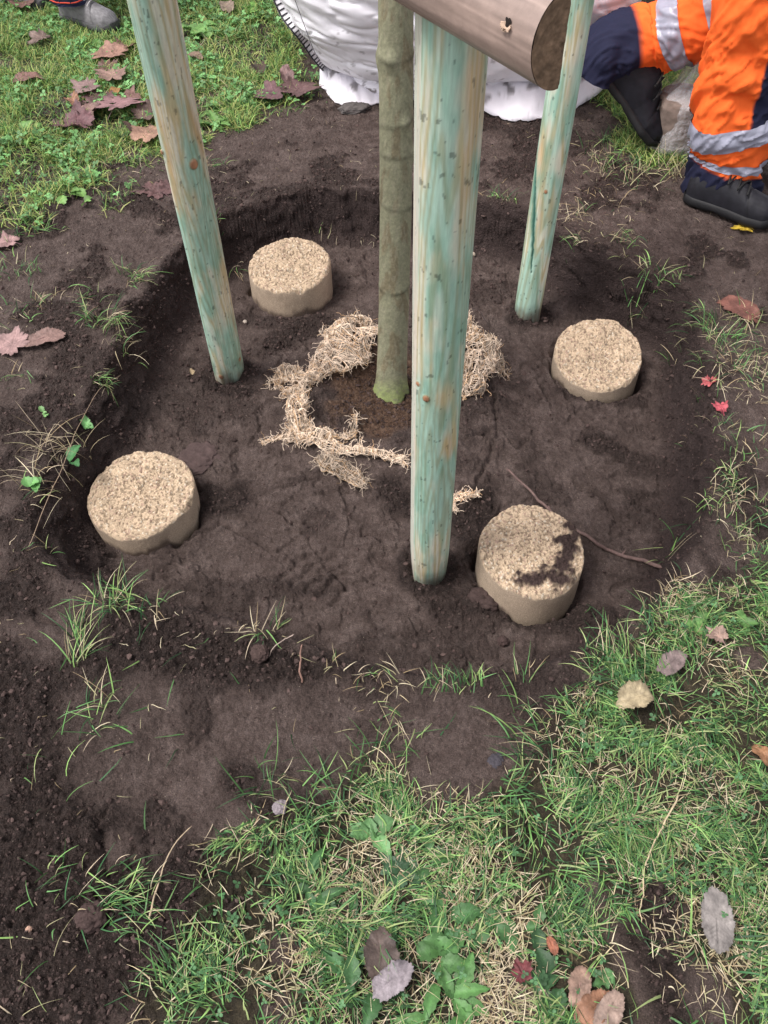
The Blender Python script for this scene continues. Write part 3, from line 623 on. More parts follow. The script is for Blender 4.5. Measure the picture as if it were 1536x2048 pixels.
weed(660, 1790, 8, .045, .02, (0.044, 0.114, 0.036), 'dark green low weed left of the trodden dark one', spread=.04, elev=.4, group=WG)
weed(730, 1950, 9, .05, .026, (0.050, 0.123, 0.043), 'dark green dock-like weed beside the grey-purple leaf at the bottom', spread=.03, elev=.5, group=WG)
weed(925, 1860, 9, .048, .026, (0.055, 0.142, 0.043), 'dense weed with crowded oval leaves at the bottom centre of the lawn', spread=.035, elev=.5, group=WG)
weed(870, 1930, 9, .05, .028, (0.072, 0.171, 0.050), 'brighter weed with long oval leaves below the crowded one', spread=.03, elev=.5, group=WG)
weed(1085, 1940, 8, .04, .026, (0.039, 0.095, 0.036), 'dark glossy weed next to the small maroon leaf', spread=.03, elev=.4, group=WG)
weed(1040, 1850, 6, .035, .022, (0.066, 0.162, 0.050), 'small weed with a few leaves above the maroon leaf', spread=.03, elev=.4, group=WG)
weed(900, 2010, 8, .055, .022, (0.088, 0.209, 0.058), 'bright narrow-leaved weed on the bottom edge of the picture', spread=.03, elev=.5, group=WG)
weed(1200, 1955, 5, .025, .016, (0.077, 0.180, 0.058), 'little green seedling beside the soil mound in the near lawn', group=WG)
weed(1390, 1250, 6, .03, .02, (0.110, 0.228, 0.065), 'bright green seedling at the lower right edge of the pit', group=WG)
weed(1480, 1245, 4, .03, .02, (0.099, 0.209, 0.058), 'small green weed right of the seedling at the pit edge', group=WG)
weed(860, 1700, 5, .03, .02, (0.055, 0.133, 0.043), 'little dark weed right of the pale broad-leaved one', spread=.03, group=WG)
weed(145, 925, 2, .042, .025, (0.077, 0.228, 0.079), 'ivy-like green leaf hanging over the left pit edge', az=[1.0, -.9], elev=.8, lift=.01, tooth=.0, group=WG)
weed(72, 975, 4, .025, .024, (0.132, 0.304, 0.094), 'light green round-leaved weed left of the wide sand core', tooth=0, lift=.01, group=WG)
weed(182, 862, 3, .028, .022, (0.143, 0.323, 0.115), 'tiny bright seedling above the left pit edge', lift=.015, elev=.5, group=WG)
weed(90, 832, 3, .018, .014, (0.176, 0.342, 0.122), 'tiny pale seedling on the bank at the left margin', lift=.01, group=WG)
weed(450, 215, 8, .11, .035, (0.143, 0.257, 0.072), 'flat dandelion rosette right of the left stake', elev=.3, droop=.3, tooth=.3, az=[3.4, 2.6, .2, -.6, -1.4, -2.2, 1.2, 3.9], group=WG)
weed(430, 250, 8, .09, .035, (0.110, 0.218, 0.058), 'second dandelion rosette just in front of the first, by the left stake', elev=.3, droop=.3, tooth=.3, group=WG)
weed(510, 30, 14, .06, .034, (0.165, 0.342, 0.072), 'bright green clump of leaves left of the white bag', elev=.9, spread=.04, group=WG)
weed(400, 70, 14, .07, .05, (0.143, 0.285, 0.079), 'large-leaved green weed right of the left stake near the top', elev=.8, spread=.05, group=WG)
weed(215, 105, 9, .05, .04, (0.121, 0.257, 0.065), 'leafy weed in front of the grey shoe', elev=.8, spread=.04, group=WG)
weed(60, 270, 12, .05, .034, (0.143, 0.285, 0.072), 'leafy weed clump by the left margin of the far lawn', elev=.8, spread=.06, group=WG)
weed(150, 400, 7, .04, .03, (0.143, 0.275, 0.072), 'small leafy weed where the far lawn meets bare soil', elev=.8, spread=.04, group=WG)

# ------------------------------------------------------------------ wooden stakes
print('stakes')
class Stake:
    def __init__(s, bot, top, yt=None, R=.045, length=1.30):
        s.b = G(bot[0], bot[1], Z_FLOOR); s.b[1] += R * .8
        s.t = PW(top[0], top[1], s.b[1] if yt is None else s.b[1] + yt); s.R = R
        s.dir = (s.t - s.b) / (s.t[2] - s.b[2]); s.L = length        # per metre of height
    def ax(s, z): return s.b + s.dir * (np.asarray(z) - s.b[2])[..., None]
    def hit(s, px, py):
        """angle and height of the point of the surface seen at a pixel"""
        z = 0.5
        for _ in range(20):
            a = s.ax(np.array(z)); p = PW(px, py, a[1] - s.R * .8); z = p[2]
        dx = np.clip((p[0] - s.ax(np.array(z))[0]) / s.R, -1, 1); return -math.acos(dx), z
def make_stake(st, label, flat_az, knots=(), seed=0, z0=-.25, z1=1.16, cut=None, green=.5, crack=None, taper=.0, bury=None):
    nz_, nt_ = 760, 130; zz = np.linspace(z0, z1, nz_); th = np.linspace(0, 2 * np.pi, nt_, endpoint=False) - math.pi
    TH, ZZ = np.meshgrid(th, zz); R = st.R
    da = np.angle(np.exp(1j * (TH - flat_az)))
    c = .80 * R; r = np.where(np.cos(da) > .05, np.minimum(R, c / np.maximum(np.cos(da), .05)), R)
    r = r * (1 + .012 * (fbm(TH * 2, ZZ * 6, 3, seed + 5) - .5)) + .0005 * (fbm(TH * 20, ZZ * 4, 2, seed) - .5)
    r = r * (1 - taper * sst(Z_FLOOR + .12, Z_FLOOR - .08, ZZ))
    if bury: r = r * (1 - .0 * ZZ)
    a = TH * R; aw = a.copy(); kn = np.zeros(a.shape); kd = np.zeros(a.shape)
    for (kpx, kpy, ks) in knots:
        ka, kz = st.hit(kpx, kpy); q = np.angle(np.exp(1j * (TH - ka))) * R; dz = ZZ - kz
        e = np.exp(-(dz / (ks * 5)) ** 2 - (q / (ks * 3)) ** 2); aw = aw - q * .55 * e
        k_ = np.sqrt((q / ks) ** 2 + (dz / (ks * 1.35)) ** 2); kn = np.maximum(kn, sst(1.15, .8, k_)); kd = np.maximum(kd, np.exp(-((k_ - 1.05) / .18) ** 2))
        r = r + .0012 * kn
    n1 = fbm(aw * 14 + seed, ZZ * 1.1, 3, seed + 1)
    gr = .5 + .5 * np.sin(n1 * 95 + 2 * fbm(a * 60, ZZ * 6, 2, seed + 31)); gr = sst(.30, .98, gr)
    fine = fbm(aw * 520, ZZ * 14, 3, seed + 2)
    stain = fbm(a * 26, ZZ * 5, 4, seed + 3); st2 = fbm(a * 70, ZZ * 16, 3, seed + 4); blot = fbm(a * 9 + 3, ZZ * 7, 3, seed + 6)
    amber = sst(.56, .72, fbm(aw * 45, ZZ * 6, 3, seed + 7)) * .55
    wood = np.array([.66, .635, .50]) * np.ones(a.shape + (1,)); 
    wood = wood * (1 - .34 * gr[..., None] * np.array([.5, .8, 1.4])); 
    wood = wood * (1 - amber[..., None]) + np.array([.50, .33, .16]) * amber[..., None]
    g = sst(.40, .62, stain * .5 + blot * .35 + st2 * .2 + (green - .5) * .35)[..., None]
    tq = np.array([.28, .55, .45]) * (1 - .30 * sst(.5, .72, st2)[..., None] * np.array([1.2, .5, .6]))
    tq = tq * (1 - .26 * gr[..., None] * np.array([.6, 1, 1.1]))
    col = wood * (1 - g * .72) + tq * g * .72
    col = col * (.82 + .36 * fine[..., None])
    col = col * (1 - kn[..., None]) + np.array([.40, .20, .11]) * (.7 + .6 * fine[..., None]) * kn[..., None]
    col = col * (1 - .6 * kd[..., None] * np.array([.5, .8, 1.]))
    fl = (np.cos(da) > .8)[..., None]; col = np.where(fl, col * .35 + np.array([.66, .60, .52]) * .65, col)
    if crack:                                         # dark drying split
        for i in range(len(crack) - 1):
            a0, z0_ = st.hit(*crack[i][:2]); a1, z1_ = st.hit(*crack[i + 1][:2])
            t = np.clip((ZZ - z0_) / (z1_ - z0_), 0, 1); m = (ZZ - z0_) * (ZZ - z1_) <= 0
            q = (TH - (a0 + (a1 - a0) * t)) * R; ww = crack[i][2] + (crack[i + 1][2] - crack[i][2]) * t
            q = q + .003 * (fbm(ZZ * 60, ZZ * 0, 2, seed) - .5)
            k_ = sst(1.3, .7, np.abs(q) / (ww + 1e-6)) * m; col = col * (1 - k_[..., None]) + np.array([.012, .02, .02]) * k_[..., None]
            hl = sst(3.2, 1.2, np.abs(q) / (ww + 1e-6)) * m * .6; col = col * (1 - hl[..., None]) + np.array([.05, .2, .15]) * hl[..., None]; r = r - .004 * k_
    # soil rubbed on the foot, following where it was pushed in
    ft = sst(.09, .0, ZZ - Z_FLOOR + .10 * (fbm(a * 30, ZZ * 22, 4, seed + 9) - .42))[..., None] * .85
    col = col * (1 - ft) + np.array([.07, .045, .038]) * (.6 + .8 * fine[..., None]) * ft
    sp = (sst(.80, .84, fbm(a * 160, ZZ * 70, 2, seed + 12)))[..., None]; col = col * (1 - sp * .5)
    A = st.ax(zz); V = np.stack([A[:, None, 0] + r * np.cos(TH), A[:, None, 1] + r * np.sin(TH), ZZ], -1)
    V = V.reshape(-1, 3); Fq = gridF(nz_, nt_, True)
    cap = st.ax(np.array([z1 + .002])); V = np.vstack([V, cap]); ti = (nz_ - 1) * nt_ + np.arange(nt_)
    Ft = np.stack([ti, np.roll(ti, -1), np.full(nt_, len(V) - 1)], -1)
    C = np.vstack([col.reshape(-1, 3), [[.5, .42, .28]]])
    b = np.array([st.b[0], st.b[1], Z_FLOOR])
    o = link_mesh('wooden_stake', V, [Fq, Ft], M['wood'], col=C, origin=b)
    return tag(o, label, 'stake', 'green-tinted wooden stakes around the tree')
sC = Stake((856, 1172), (899, 80), yt=-.10, R=.0455)
sL = Stake((455, 768), (300, 0), yt=-.20, R=.0455)
sR = Stake((1060, 640), (1157, 0), R=.043)
make_stake(sC, 'thickest looking green-tinted stake, in front of the tree and under the brown rail', math.radians(185), [(852, 792, .0055), (836, 770, .0035)], seed=11, green=.70, taper=.12)
make_stake(sL, 'green-tinted stake leaning left with a round orange knot, left of the tree', math.radians(190), [(387, 328, .0085), (324, 305, .004), (443, 750, .006), (478, 728, .005)], seed=23, green=.56)
make_stake(sR, 'green-tinted stake with a long dark split, behind the pit on the right', math.radians(-12), [(1091, 381, .004)], seed=37, green=.60, crack=[(1076, 275, .0012), (1074, 330, .0025), (1070, 400, .0045), (1066, 480, .003), (1062, 545, .0005)])

# ------------------------------------------------------------------ cross rail
print('rail')
def make_rail():
    e = PZ(1122, 83, .76); zc = e[2]
    d = sC.ax(np.array(zc)) - sL.ax(np.array(zc)); d = e - G(840, -69, zc); d[2] = 0; d /= np.linalg.norm(d)
    n_ = np.array([d[1], -d[0], 0]); 
    if n_[1] > 0: n_ = -n_                                      # towards the camera side
    cc = sC.ax(np.array(zc)); off = sC.R * .97
    base = e - d * np.dot(e - cc, d)                                        # flat face touches the stakes
    t_end = np.dot(e - base, d); lp = sL.ax(np.array(zc)); t0 = np.dot(lp - base, d) - .12
    R = .042; nl, nt_ = 560, 96
    th = np.linspace(0, 2 * np.pi, nt_, endpoint=False)
    tt = np.linspace(t0, t_end, nl); TH, TT = np.meshgrid(th, tt)
    cs, sn = np.cos(TH), np.sin(TH); 
    u = np.where(cs < 0, np.maximum(cs * R, -.004), cs * R * .80); v = sn * R    # half round
    k_ = 1 + .012 * (fbm(TH * 1.5, TT * 5, 3, 3) - .5)
    V = base + TT[..., None] * d + (u * k_)[..., None] * n_ + (v * k_)[..., None] * np.array([0, 0, 1.])
    fine = fbm(TH * 14, TT * 12, 3, 5)[..., None]; br = (.5 * fbm(TH * 1.2, TT * 7, 3, 6) + .5 * fbm(TH * 9, TT * 2.5, 3, 16))[..., None]
    col = np.array([.315, .238, .20]) * (.65 + .7 * fine) * (.75 + .5 * br)
    root = empty('cross_rail', e - d * .4, 'brown half-round rail nailed across the front stake at the top of the picture', 'rail')
    link_mesh('log', V.reshape(-1, 3), gridF(nl, nt_, True), M['rail'], root, col.reshape(-1, 3))
    # end grain
    nr = 24; rr = np.linspace(0, 1, nr); RR, TE = np.meshgrid(rr, th, indexing='ij')
    cs, sn = np.cos(TE), np.sin(TE); u = np.where(cs < 0, np.maximum(cs * R, -.004), cs * R * .80) * RR; v = sn * R * RR
    p = base + d * (t_end + .0005) + u[..., None] * n_ + v[..., None] * np.array([0, 0, 1.]) + d * (.0015 * fbm(u * 300, v * 300, 3, 8))[..., None]
    ring = .5 + .5 * np.sin(np.hypot(u - .004, v) * 1500 + 3 * fbm(u * 60, v * 60, 2, 9)); mott = fbm(u * 160, v * 160, 3, 10)
    c = np.array([.20, .135, .085])[None, None] * (.35 + .14 * ring[..., None] + 1.1 * mott[..., None])
    link_mesh('end_grain', p.reshape(-1, 3), gridF(nr, nt_, True), M['bark'], root, c.reshape(-1, 3))
    # nail hole with torn pale fibres, on the round face
    hp = None; best = 9
    for ti in np.linspace(t_end - .25, t_end - .01, 120):
        for a in np.linspace(-1.2, 1.5, 80):
            q = base + ti * d + n_ * math.cos(a) * R * .803 + np.array([0, 0, math.sin(a) * R]); w = q - CAM; zc_ = w @ _F
            X_ = 768 + F_PX * (w @ _R) / zc_; Y_ = 1024 - F_PX * (w @ _U) / zc_; dd = math.hypot(X_ - 1016, Y_ - 46)
            if dd < best: best = dd; hp = (q, a)
    q, a = hp; nn = n_ * math.cos(a) + np.array([0, 0, math.sin(a)]); up = -n_ * math.sin(a) + np.array([0, 0, math.cos(a)])
    A = Acc()
    t = np.linspace(0, 2 * np.pi, 22, endpoint=False); rj = .0042 * (1 + .25 * np.sin(3 * t) + .15 * np.sin(5 * t + 1))
    ring0 = q + nn * .0007 + d * (rj * np.cos(t) * .9)[:, None] + up * (rj * np.sin(t))[:, None]
    A.add(np.vstack([ring0, [q + nn * .0012]]), np.stack([np.arange(22), (np.arange(22) + 1) % 22, np.full(22, 22)], -1), (.012, .008, .006))
    hole = A.build('nail_hole', M['bark'], root)
    P = []; 
    for k in range(44):
        g = math.pi + .25 + 2.6 * random.random(); b0 = q + nn * .0008 + d * .0044 * math.cos(g) + up * .0042 * math.sin(g)
        P.append([b0 - nn * .001, b0 + nn * .0016 + (d * math.cos(g) + up * math.sin(g)) * .001, b0 + nn * .0015 + (d * math.cos(g) + up * math.sin(g)) * random.uniform(.002, .0042)])
    Vt, Ft = tubes(np.array(P), .0006, 5)
    link_mesh('torn_fibre', Vt, Ft, M['straw'], root, (.62, .46, .34))
make_rail()

# ------------------------------------------------------------------ tree
print('tree')
def make_tree():
    b = TREE.copy(); b[2] = Z_FLOOR + .02
    zz = np.concatenate([np.linspace(-.16, 1.2, 720), np.linspace(1.2, 3.2, 120)[1:]]); nt_ = 150
    th = np.linspace(0, 2 * np.pi, nt_, endpoint=False); TH, ZZ = np.meshgrid(th, zz); hh = ZZ - b[2]
    r = .0385 - .0062 * np.clip(hh, 0, 3.2) + .0
    r = r * (1 + .30 * np.exp(-np.clip(hh, 0, 9) / .045) * (1 + .35 * np.sin(TH * 5 + 1) + .2 * np.sin(TH * 3)))
    scars = np.array([TREE_Z(py) for py in (120, 255, 322, 420, 585)] + [1.35, 1.6, 1.9, 2.3]); ring = np.zeros(r.shape)
    for i, sz in enumerate(scars):
        zs = sz + .006 * np.sin(TH + i * 1.7) ; ring = np.maximum(ring, np.exp(-((ZZ - zs) / .006) ** 2) * (.4 + .6 * vn(TH * 1.2, TH * 0 + i, 5)))
        kz = np.exp(-((ZZ - zs) / .016) ** 2 - (np.angle(np.exp(1j * (TH + 1.9 - i * .9))) / .35) ** 2); r = r + .006 * kz
    r = r + .0014 * ring + .0022 * (fbm(np.cos(TH) * 1.5 + 5, ZZ * 22 + np.sin(TH) * 1.5, 4, 3) - .5) + .0006 * (fbm(np.cos(TH) * 6 + 3, ZZ * 120 + np.sin(TH) * 6, 3, 4) - .5)
    r = r + .006 * np.exp(-((ZZ - TREE_Z(130)) / .02) ** 2 - (np.angle(np.exp(1j * (TH + 2.9))) / .5) ** 2)
    C3 = np.cos(TH), np.sin(TH)
    n1 = fbm(C3[0] * 1.6 + 9, ZZ * 16 + C3[1] * 1.6, 4, 6); n2 = fbm(C3[0] * 9 + 4, ZZ * 60 + C3[1] * 5, 3, 7); n3 = fbm(C3[0] * 6, ZZ * 150 + C3[1] * 6, 4, 8)
    c = np.array([.255, .255, .165]) * (.75 + .5 * n3[..., None]); br = sst(.50, .66, n1)[..., None]
    c = c * (1 - .5 * br) + np.array([.115, .080, .045]) * (.6 + .8 * n3[..., None]) * br * .7
    pal = sst(.55, .7, n2)[..., None]; c = c * (1 - .35 * pal) + np.array([.33, .31, .22]) * pal * .35
    c = c * (1 - .5 * ring[..., None])
    ms = .75 * sst(.11, .01, hh + .06 * (n1 - .5))[..., None] * sst(.35, .6, n3 + .15)[..., None]
    c = c * (1 - ms) + np.array([.27, .34, .11]) * (.6 + .8 * n3[..., None]) * ms
    so_ = sst(.018, -.005, hh + .05 * (n3 - .5))[..., None]; c = c * (1 - so_) + np.array([.06, .04, .03]) * so_
    top = PW(793, 0, b[1] - .0); lean = (top - b) / (top[2] - b[2]); lean[2] = 1
    A = b + lean * (zz - b[2])[:, None]; A[:, 0] += .004 * np.sin(zz * 4)
    V = np.stack([A[:, None, 0] + r * C3[0], A[:, None, 1] + r * C3[1], ZZ], -1).reshape(-1, 3)
    root = empty('tree', b, 'young tree with a mottled green-brown trunk standing in the middle of the pit', 'tree')
    link_mesh('trunk', V, gridF(len(zz), nt_, True), M['bark'], root, c.reshape(-1, 3))
    # thin roots and a few bare limbs high up, above the picture
    P = []
    for k in range(9):
        a = k * .7; h0 = 1.9 + .14 * k; p0 = b + lean * (h0 - b[2]); dv = np.array([math.cos(a * 3.1), math.sin(a * 3.1), 1.1]); P.append(resample([p0, p0 + dv * .2, p0 + dv * .5 + [0, 0, .1], p0 + dv * .8 + [0, 0, .3]], 12))
    Vt, Ft = tubes(np.array(P), np.linspace(.012, .003, 12)[None].repeat(9, 0), 7)
    link_mesh('branch', Vt, Ft, M['bark'], root, (.16, .13, .09))['label'] = 'bare young limbs above the picture'
def TREE_Z(py):
    return float(PW(790, py, TREE[1] - .035)[2])
make_tree()

# ------------------------------------------------------------------ sand cores
print('cores')
def make_core(px, py, zt, R, ty, tx, label, seed):
    c = G(px, py, zt); nt_ = 330; nr = 90; ns = 50
    th = np.linspace(0, 2 * np.pi, nt_, endpoint=False)
    rr = np.linspace(0, 1, nr) ** .9
    def rimr(t, z): return R * (1 + .022 * (fbm(np.cos(t) * 1.3 + seed, np.sin(t) * 1.3, 2, seed) - .5) * 2) + .0012 * (fbm(t * 40, z * 160, 3, seed + 1) - .5)
    def topz(x, y, q):
        z = ty * y + tx * x
        z = z + .006 * (fbm(x * 22 + seed, y * 22, 3, seed + 2) - .5) * 2
        f, rn = worley(x / .0055 + 50, y / .0055 + 50, seed + 3); f2, rn2 = worley(x / .003 + 50, y / .003 + 50, seed + 4)
        z = z + .0014 * np.sqrt(np.clip(1 - (f / .8) ** 2, 0, 1)) * rn + .0012 * np.sqrt(np.clip(1 - (f2 / .8) ** 2, 0, 1)) * rn2
        z = z + .0065 * (fbm(x * 95, y * 70, 4, seed + 5, .7) - .5)
        chip = sst(.55, .75, fbm(np.cos(np.arctan2(y, x)) * 3.2 + seed * 3, np.sin(np.arctan2(y, x)) * 3.2, 3, seed + 6))
        z = z - .008 * chip * sst(.93, 1., q) - .007 * sst(.97, 1., q) * fbm(np.arctan2(y, x) * 22, q * 0, 3, seed + 20)
        return z
    T, Q = np.meshgrid(th, rr); rx = rimr(T, 0) * Q; x = rx * np.cos(T); y = rx * np.sin(T); z = topz(x, y, Q)
    if False: z = z + .012 * sst(.5, 1, np.cos(T - 2.0)) * sst(.7, 1, Q) * (fbm(x * 60, y * 60, 2, 8) - .6)
    g1 = fbm(x * 300, y * 300, 2, seed + 7); g2 = fbm(x * 45, y * 45, 3, seed + 8); f, rn = worley(x / .0045, y / .0045, seed + 9)
    col = np.array([.52, .40, .275]) * {1: .93, 2: 1.04, 3: 1.0, 4: 1.02}[seed] * (.52 + .50 * g1 + .42 * g2)[..., None]
    pk = (rn > .9)[..., None]; col = np.where(pk, np.array([.42, .30, .22]), col); wh = ((rn < .07) & (f < .5))[..., None]; col = np.where(wh, np.array([.62, .54, .42]), col)
    pit = sst(.58, .70, fbm(x * 230, y * 230, 2, seed + 12))[..., None]; col = col * (1 - .45 * pit); z = z - .0025 * pit[..., 0] * sst(1., .94, Q)
    if seed == 4:
        d1 = segd((.085, .03), (.055, -.065), x, y); d2 = segd((.055, -.065), (-.02, -.075), x, y)
        m = sst(.034, .012, np.minimum(d1, d2 + .006) + .03 * (fbm(x * 50, y * 50, 3, 99) - .5) * 2)
        fr, rr_ = worley(x / .008, y / .008, 77); z = z + m * (.003 + .006 * np.sqrt(np.clip(1 - fr ** 2, 0, 1)) * rr_)
        col = col * (1 - m[..., None]) + np.array([.05, .034, .03]) * (.6 + .8 * g1[..., None]) * m[..., None]
    Vt = np.stack([c[0] + x, c[1] + y, c[2] + z], -1)
    # side
    zb = Z_FLOOR - .07; ss = np.linspace(0, 1, ns) ** 1.0; edge = Vt[-1, :, 2]
    T2, S2 = np.meshgrid(th, ss); Zs = edge[None] * (1 - S2) + zb * S2; r2 = rimr(T2, Zs) + .001 * sst(0, .03, S2)
    Vs = np.stack([c[0] + r2 * np.cos(T2), c[1] + r2 * np.sin(T2), Zs], -1)
    gs = fbm(T2 * 60, Zs * 500, 2, seed + 10); g3 = fbm(T2 * 4, Zs * 20, 3, seed + 11)
    cs_ = np.array([.43, .34, .25]) * (.7 + .3 * gs + .35 * g3)[..., None]
    zg_ = gz(Vs[..., 0], Vs[..., 1]); dirt = sst(.022, .0, Zs - zg_ + .03 * (g3 - .5))[..., None] * .8
    cs_ = cs_ * (1 - dirt) + np.array([.075, .05, .042]) * dirt
    V = np.vstack([Vt.reshape(-1, 3), Vs[1:].reshape(-1, 3)])
    F1 = gridF(nr, nt_, True); F2 = gridF(ns, nt_, True, off=(nr - 1) * nt_)
    C = np.vstack([col.reshape(-1, 3), cs_[1:].reshape(-1, 3)])
    o = link_mesh('sand_core', V, [np.vstack([F1, F2])], M['sand'], col=C, origin=np.array([c[0], c[1], Z_FLOOR]))
    tag(o, label, 'sand core', 'round sand cores set in the pit floor')
for s_ in core_spec: make_core(*s_)

# ------------------------------------------------------------------ hessian
print('hessian')
def hessian(name, label, spine, width, ruf=.02, arch=.02, wrap=1.0, fray=60, seed=1, tone=1.0, gap=.0027, sag=0., tangle=0, fraylen=.03):
    """a ragged strip of net cloth; spine = (px, py, height above soil)"""
    P = []
    for px, py, up in spine: P.append(gp(px, py, up))
    nu = 160; C = resample(P, nu); T = np.gradient(C, axis=0); T /= np.linalg.norm(T, axis=1)[:, None]; Nn = np.cross(T, [0, 0, 1.]); Nn /= np.linalg.norm(Nn, axis=1)[:, None]
    wid = .84 * np.interp(np.linspace(0, 1, nu), np.linspace(0, 1, len(width)), width)
    Ltot = np.sum(np.linalg.norm(np.diff(C, axis=0), axis=1))
    def S(u, v):
        iu = u * (nu - 1); i = np.clip(iu.astype(int), 0, nu - 2); f = (iu - i)[..., None]
        c = C[i] * (1 - f) + C[i + 1] * f; nn = Nn[i] * (1 - f) + Nn[i + 1] * f; w = np.interp(u, np.linspace(0, 1, nu), wid)
        ph_ = v * 1.9 * wrap
        fold = ruf * (fbm(u * Ltot * 40 + seed + v * 2, v * 2.8 + seed, 3, seed) - .45) * 2
        off = np.sin(ph_) / math.sin(min(1.9 * wrap, 1.57)) * w * .5 * (1 + 1.1 * (fbm(u * Ltot * 30, np.sign(v) * 3., 3, seed + 3) - .5))
        hz = arch * .55 * np.cos(ph_) + fold * 1.3
        p = c + nn * off[..., None]; p[..., 2] = p[..., 2] + hz
        p = p + .006 * (np.stack([fbm(u * Ltot * 60, v * 6, 2, seed + k) for k in (5, 6, 7)], -1) - .5)
        g = gz(p[..., 0], p[..., 1]); p[..., 2] = np.maximum(p[..., 2], g + .001 + .002 * vn(u * 90, v * 9, seed)); return p
    A = Acc(); tn = np.array([.76, .62, .48]) * tone
    us = np.linspace(0, 1, 90); vs = np.linspace(-1, 1, 22); U_, V_ = np.meshgrid(us, vs, indexing='ij'); sh = S(U_, V_); sh[..., 2] -= .002
    hole = fbm(U_ * Ltot * 40, V_ * 4, 3, seed + 8)
    cs_ = (tn * .36) * (.6 + .8 * hole[..., None]); Fq = gridF(90, 22); keep = hole.reshape(-1)[Fq].mean(1) < .50
    A.add(sh.reshape(-1, 3), Fq[keep], cs_.reshape(-1, 3))
    K = 26; nlen = max(int(np.mean(wid) * 1.3 / gap), 5); nlat = int(Ltot / gap)
    def addp(paths, rad, br=None):
        Vt, Ft = tubes(paths, rad, 4); n_ = len(paths); cc = tn * (.55 + .85 * rng.random((n_, 1))) * np.where(rng.random((n_, 1)) < .2, np.array([[.8, .66, .5]]), 1.); A.add(Vt, Ft, np.repeat(cc, len(Vt) // n_, 0))
    uu = np.linspace(0, 1, 90)[None].repeat(nlen, 0); vv = np.linspace(-1, 1, nlen)[:, None] + .25 * (fbm(uu * Ltot * 30, np.arange(nlen)[:, None] * 1.7 + 0 * uu, 2, seed + 9) - .5)
    addp(S(uu, vv), .00075 * (.8 + .5 * rng.random(nlen)))
    vv = np.linspace(-1, 1, K)[None].repeat(nlat, 0); uu = np.clip(np.linspace(0, 1, nlat)[:, None] +         .018 * (fbm(vv * 1.5, np.arange(nlat)[:, None] * .35 + 0 * vv, 2, seed + 10) - .5) / Ltot, 0, 1)
    addp(S(uu, vv), .00075 * (.8 + .5 * rng.random(nlat)))
    # frayed ends and loose curls
    P_ = []
    for k in range(fray):
        e = random.random()
        if e < .3: u, v = random.choice((0., 1.)), random.uniform(-1, 1)
        else: u, v = random.random(), random.choice((-1., 1.)) * random.uniform(.8, 1)
        p = S(np.array([u]), np.array([v]))[0]; q = S(np.array([min(max(u + (.03 if u < .5 else -.03), 0), 1)]), np.array([v * .7]))[0]
        d = p - q; d /= np.linalg.norm(d) + 1e-9; ln = fraylen * random.uniform(.3, 1.3); pts = [p]; dv = d + np.array([0, 0, random.uniform(0, .8)])
        for j in range(7):
            dv = dv + rng.normal(0, .45, 3); dv[2] -= .1; dv /= np.linalg.norm(dv); nx_ = pts[-1] + dv * ln / 7; nx_[2] = max(nx_[2], float(gz(nx_[0], nx_[1])) + .0015); pts.append(nx_)
        P_.append(pts)
    for k in range(tangle):
        u, v = random.random(), random.uniform(-1, 1); p = S(np.array([u]), np.array([v]))[0] + [0, 0, .002]; pts = [p]; dv = rng.normal(0, 1, 3); dv[2] = abs(dv[2]) * .5; dv /= np.linalg.norm(dv)
        for j in range(7):
            dv = dv + rng.normal(0, .55, 3); dv /= np.linalg.norm(dv); nx_ = pts[-1] + dv * .0045; nx_[2] = max(nx_[2], float(gz(nx_[0], nx_[1])) + .001); pts.append(nx_)
        P_.append(pts)
    if P_: addp(np.array(P_), np.full((len(P_), 8), .0008) * np.linspace(1.1, .7, 8))
    o = A.build(name, M['hess'], origin=P[0]); tag(o, label, 'hessian scrap', 'torn hessian around the root ball'); return o
hessian('hessian_scrap', 'wide ragged fold of hessian behind and left of the trunk', [(750, 688, .01), (722, 690, .02), (690, 712, .02), (655, 738, .015), (615, 765, .005)], [.11, .14, .15, .08, .03], .02, .03, seed=3, fray=120, tangle=120)
hessian('hessian_scrap', 'small frayed bunch of hessian poking up above the wide fold', [(742, 655, .0), (715, 646, .01), (685, 658, .01), (650, 672, .0)], [.03, .05, .05, .02], .015, .015, seed=33, fray=70, tangle=60)
hessian('hessian_scrap', 'crumpled knot of hessian at the far left end of the torn cloth', [(545, 775, .0), (568, 760, .015), (595, 762, .015), (603, 782, .01), (568, 792, .0)], [.03, .06, .06, .05, .03], .022, .02, seed=5, fray=90, tangle=140, tone=.9)
hessian('hessian_scrap', 'frayed hessian bunch right of the front stake and trunk', [(925, 668, .03), (940, 700, .035), (955, 730, .03), (940, 770, .01), (915, 790, .0)], [.04, .09, .13, .10, .05], .028, .03, seed=7, fray=140, tangle=160, tone=1.05)
hessian('hessian_scrap', 'brown-stained hessian corner at the right end of the torn cloth', [(960, 690, .02), (985, 720, .012), (1005, 755, .0)], [.05, .06, .02], .02, .015, seed=9, fray=60, tangle=60, tone=.7)
hessian('hessian_scrap', 'looped hessian fold in front of the trunk, left side', [(615, 815, .03), (594, 828, .03), (598, 860, .02), (612, 892, .005)], [.05, .07, .05, .06], .015, .02, seed=12, fray=60, tangle=60)
hessian('hessian_scrap', 'twisted hessian strip running down from the loop towards the front stake', [(580, 872, .01), (630, 878, .015), (680, 905, .012), (740, 910, .008), (808, 925, .0)], [.06, .07, .035, .02, .02], .012, .014, seed=14, fray=110, tangle=80)
hessian('hessian_scrap', 'tuft of frayed hessian threads in front of the trunk', [(648, 868, .0), (700, 880, .01), (712, 850, .02)], [.012, .02, .012], .01, .008, seed=16, fray=90, tangle=20, tone=.85, fraylen=.035)
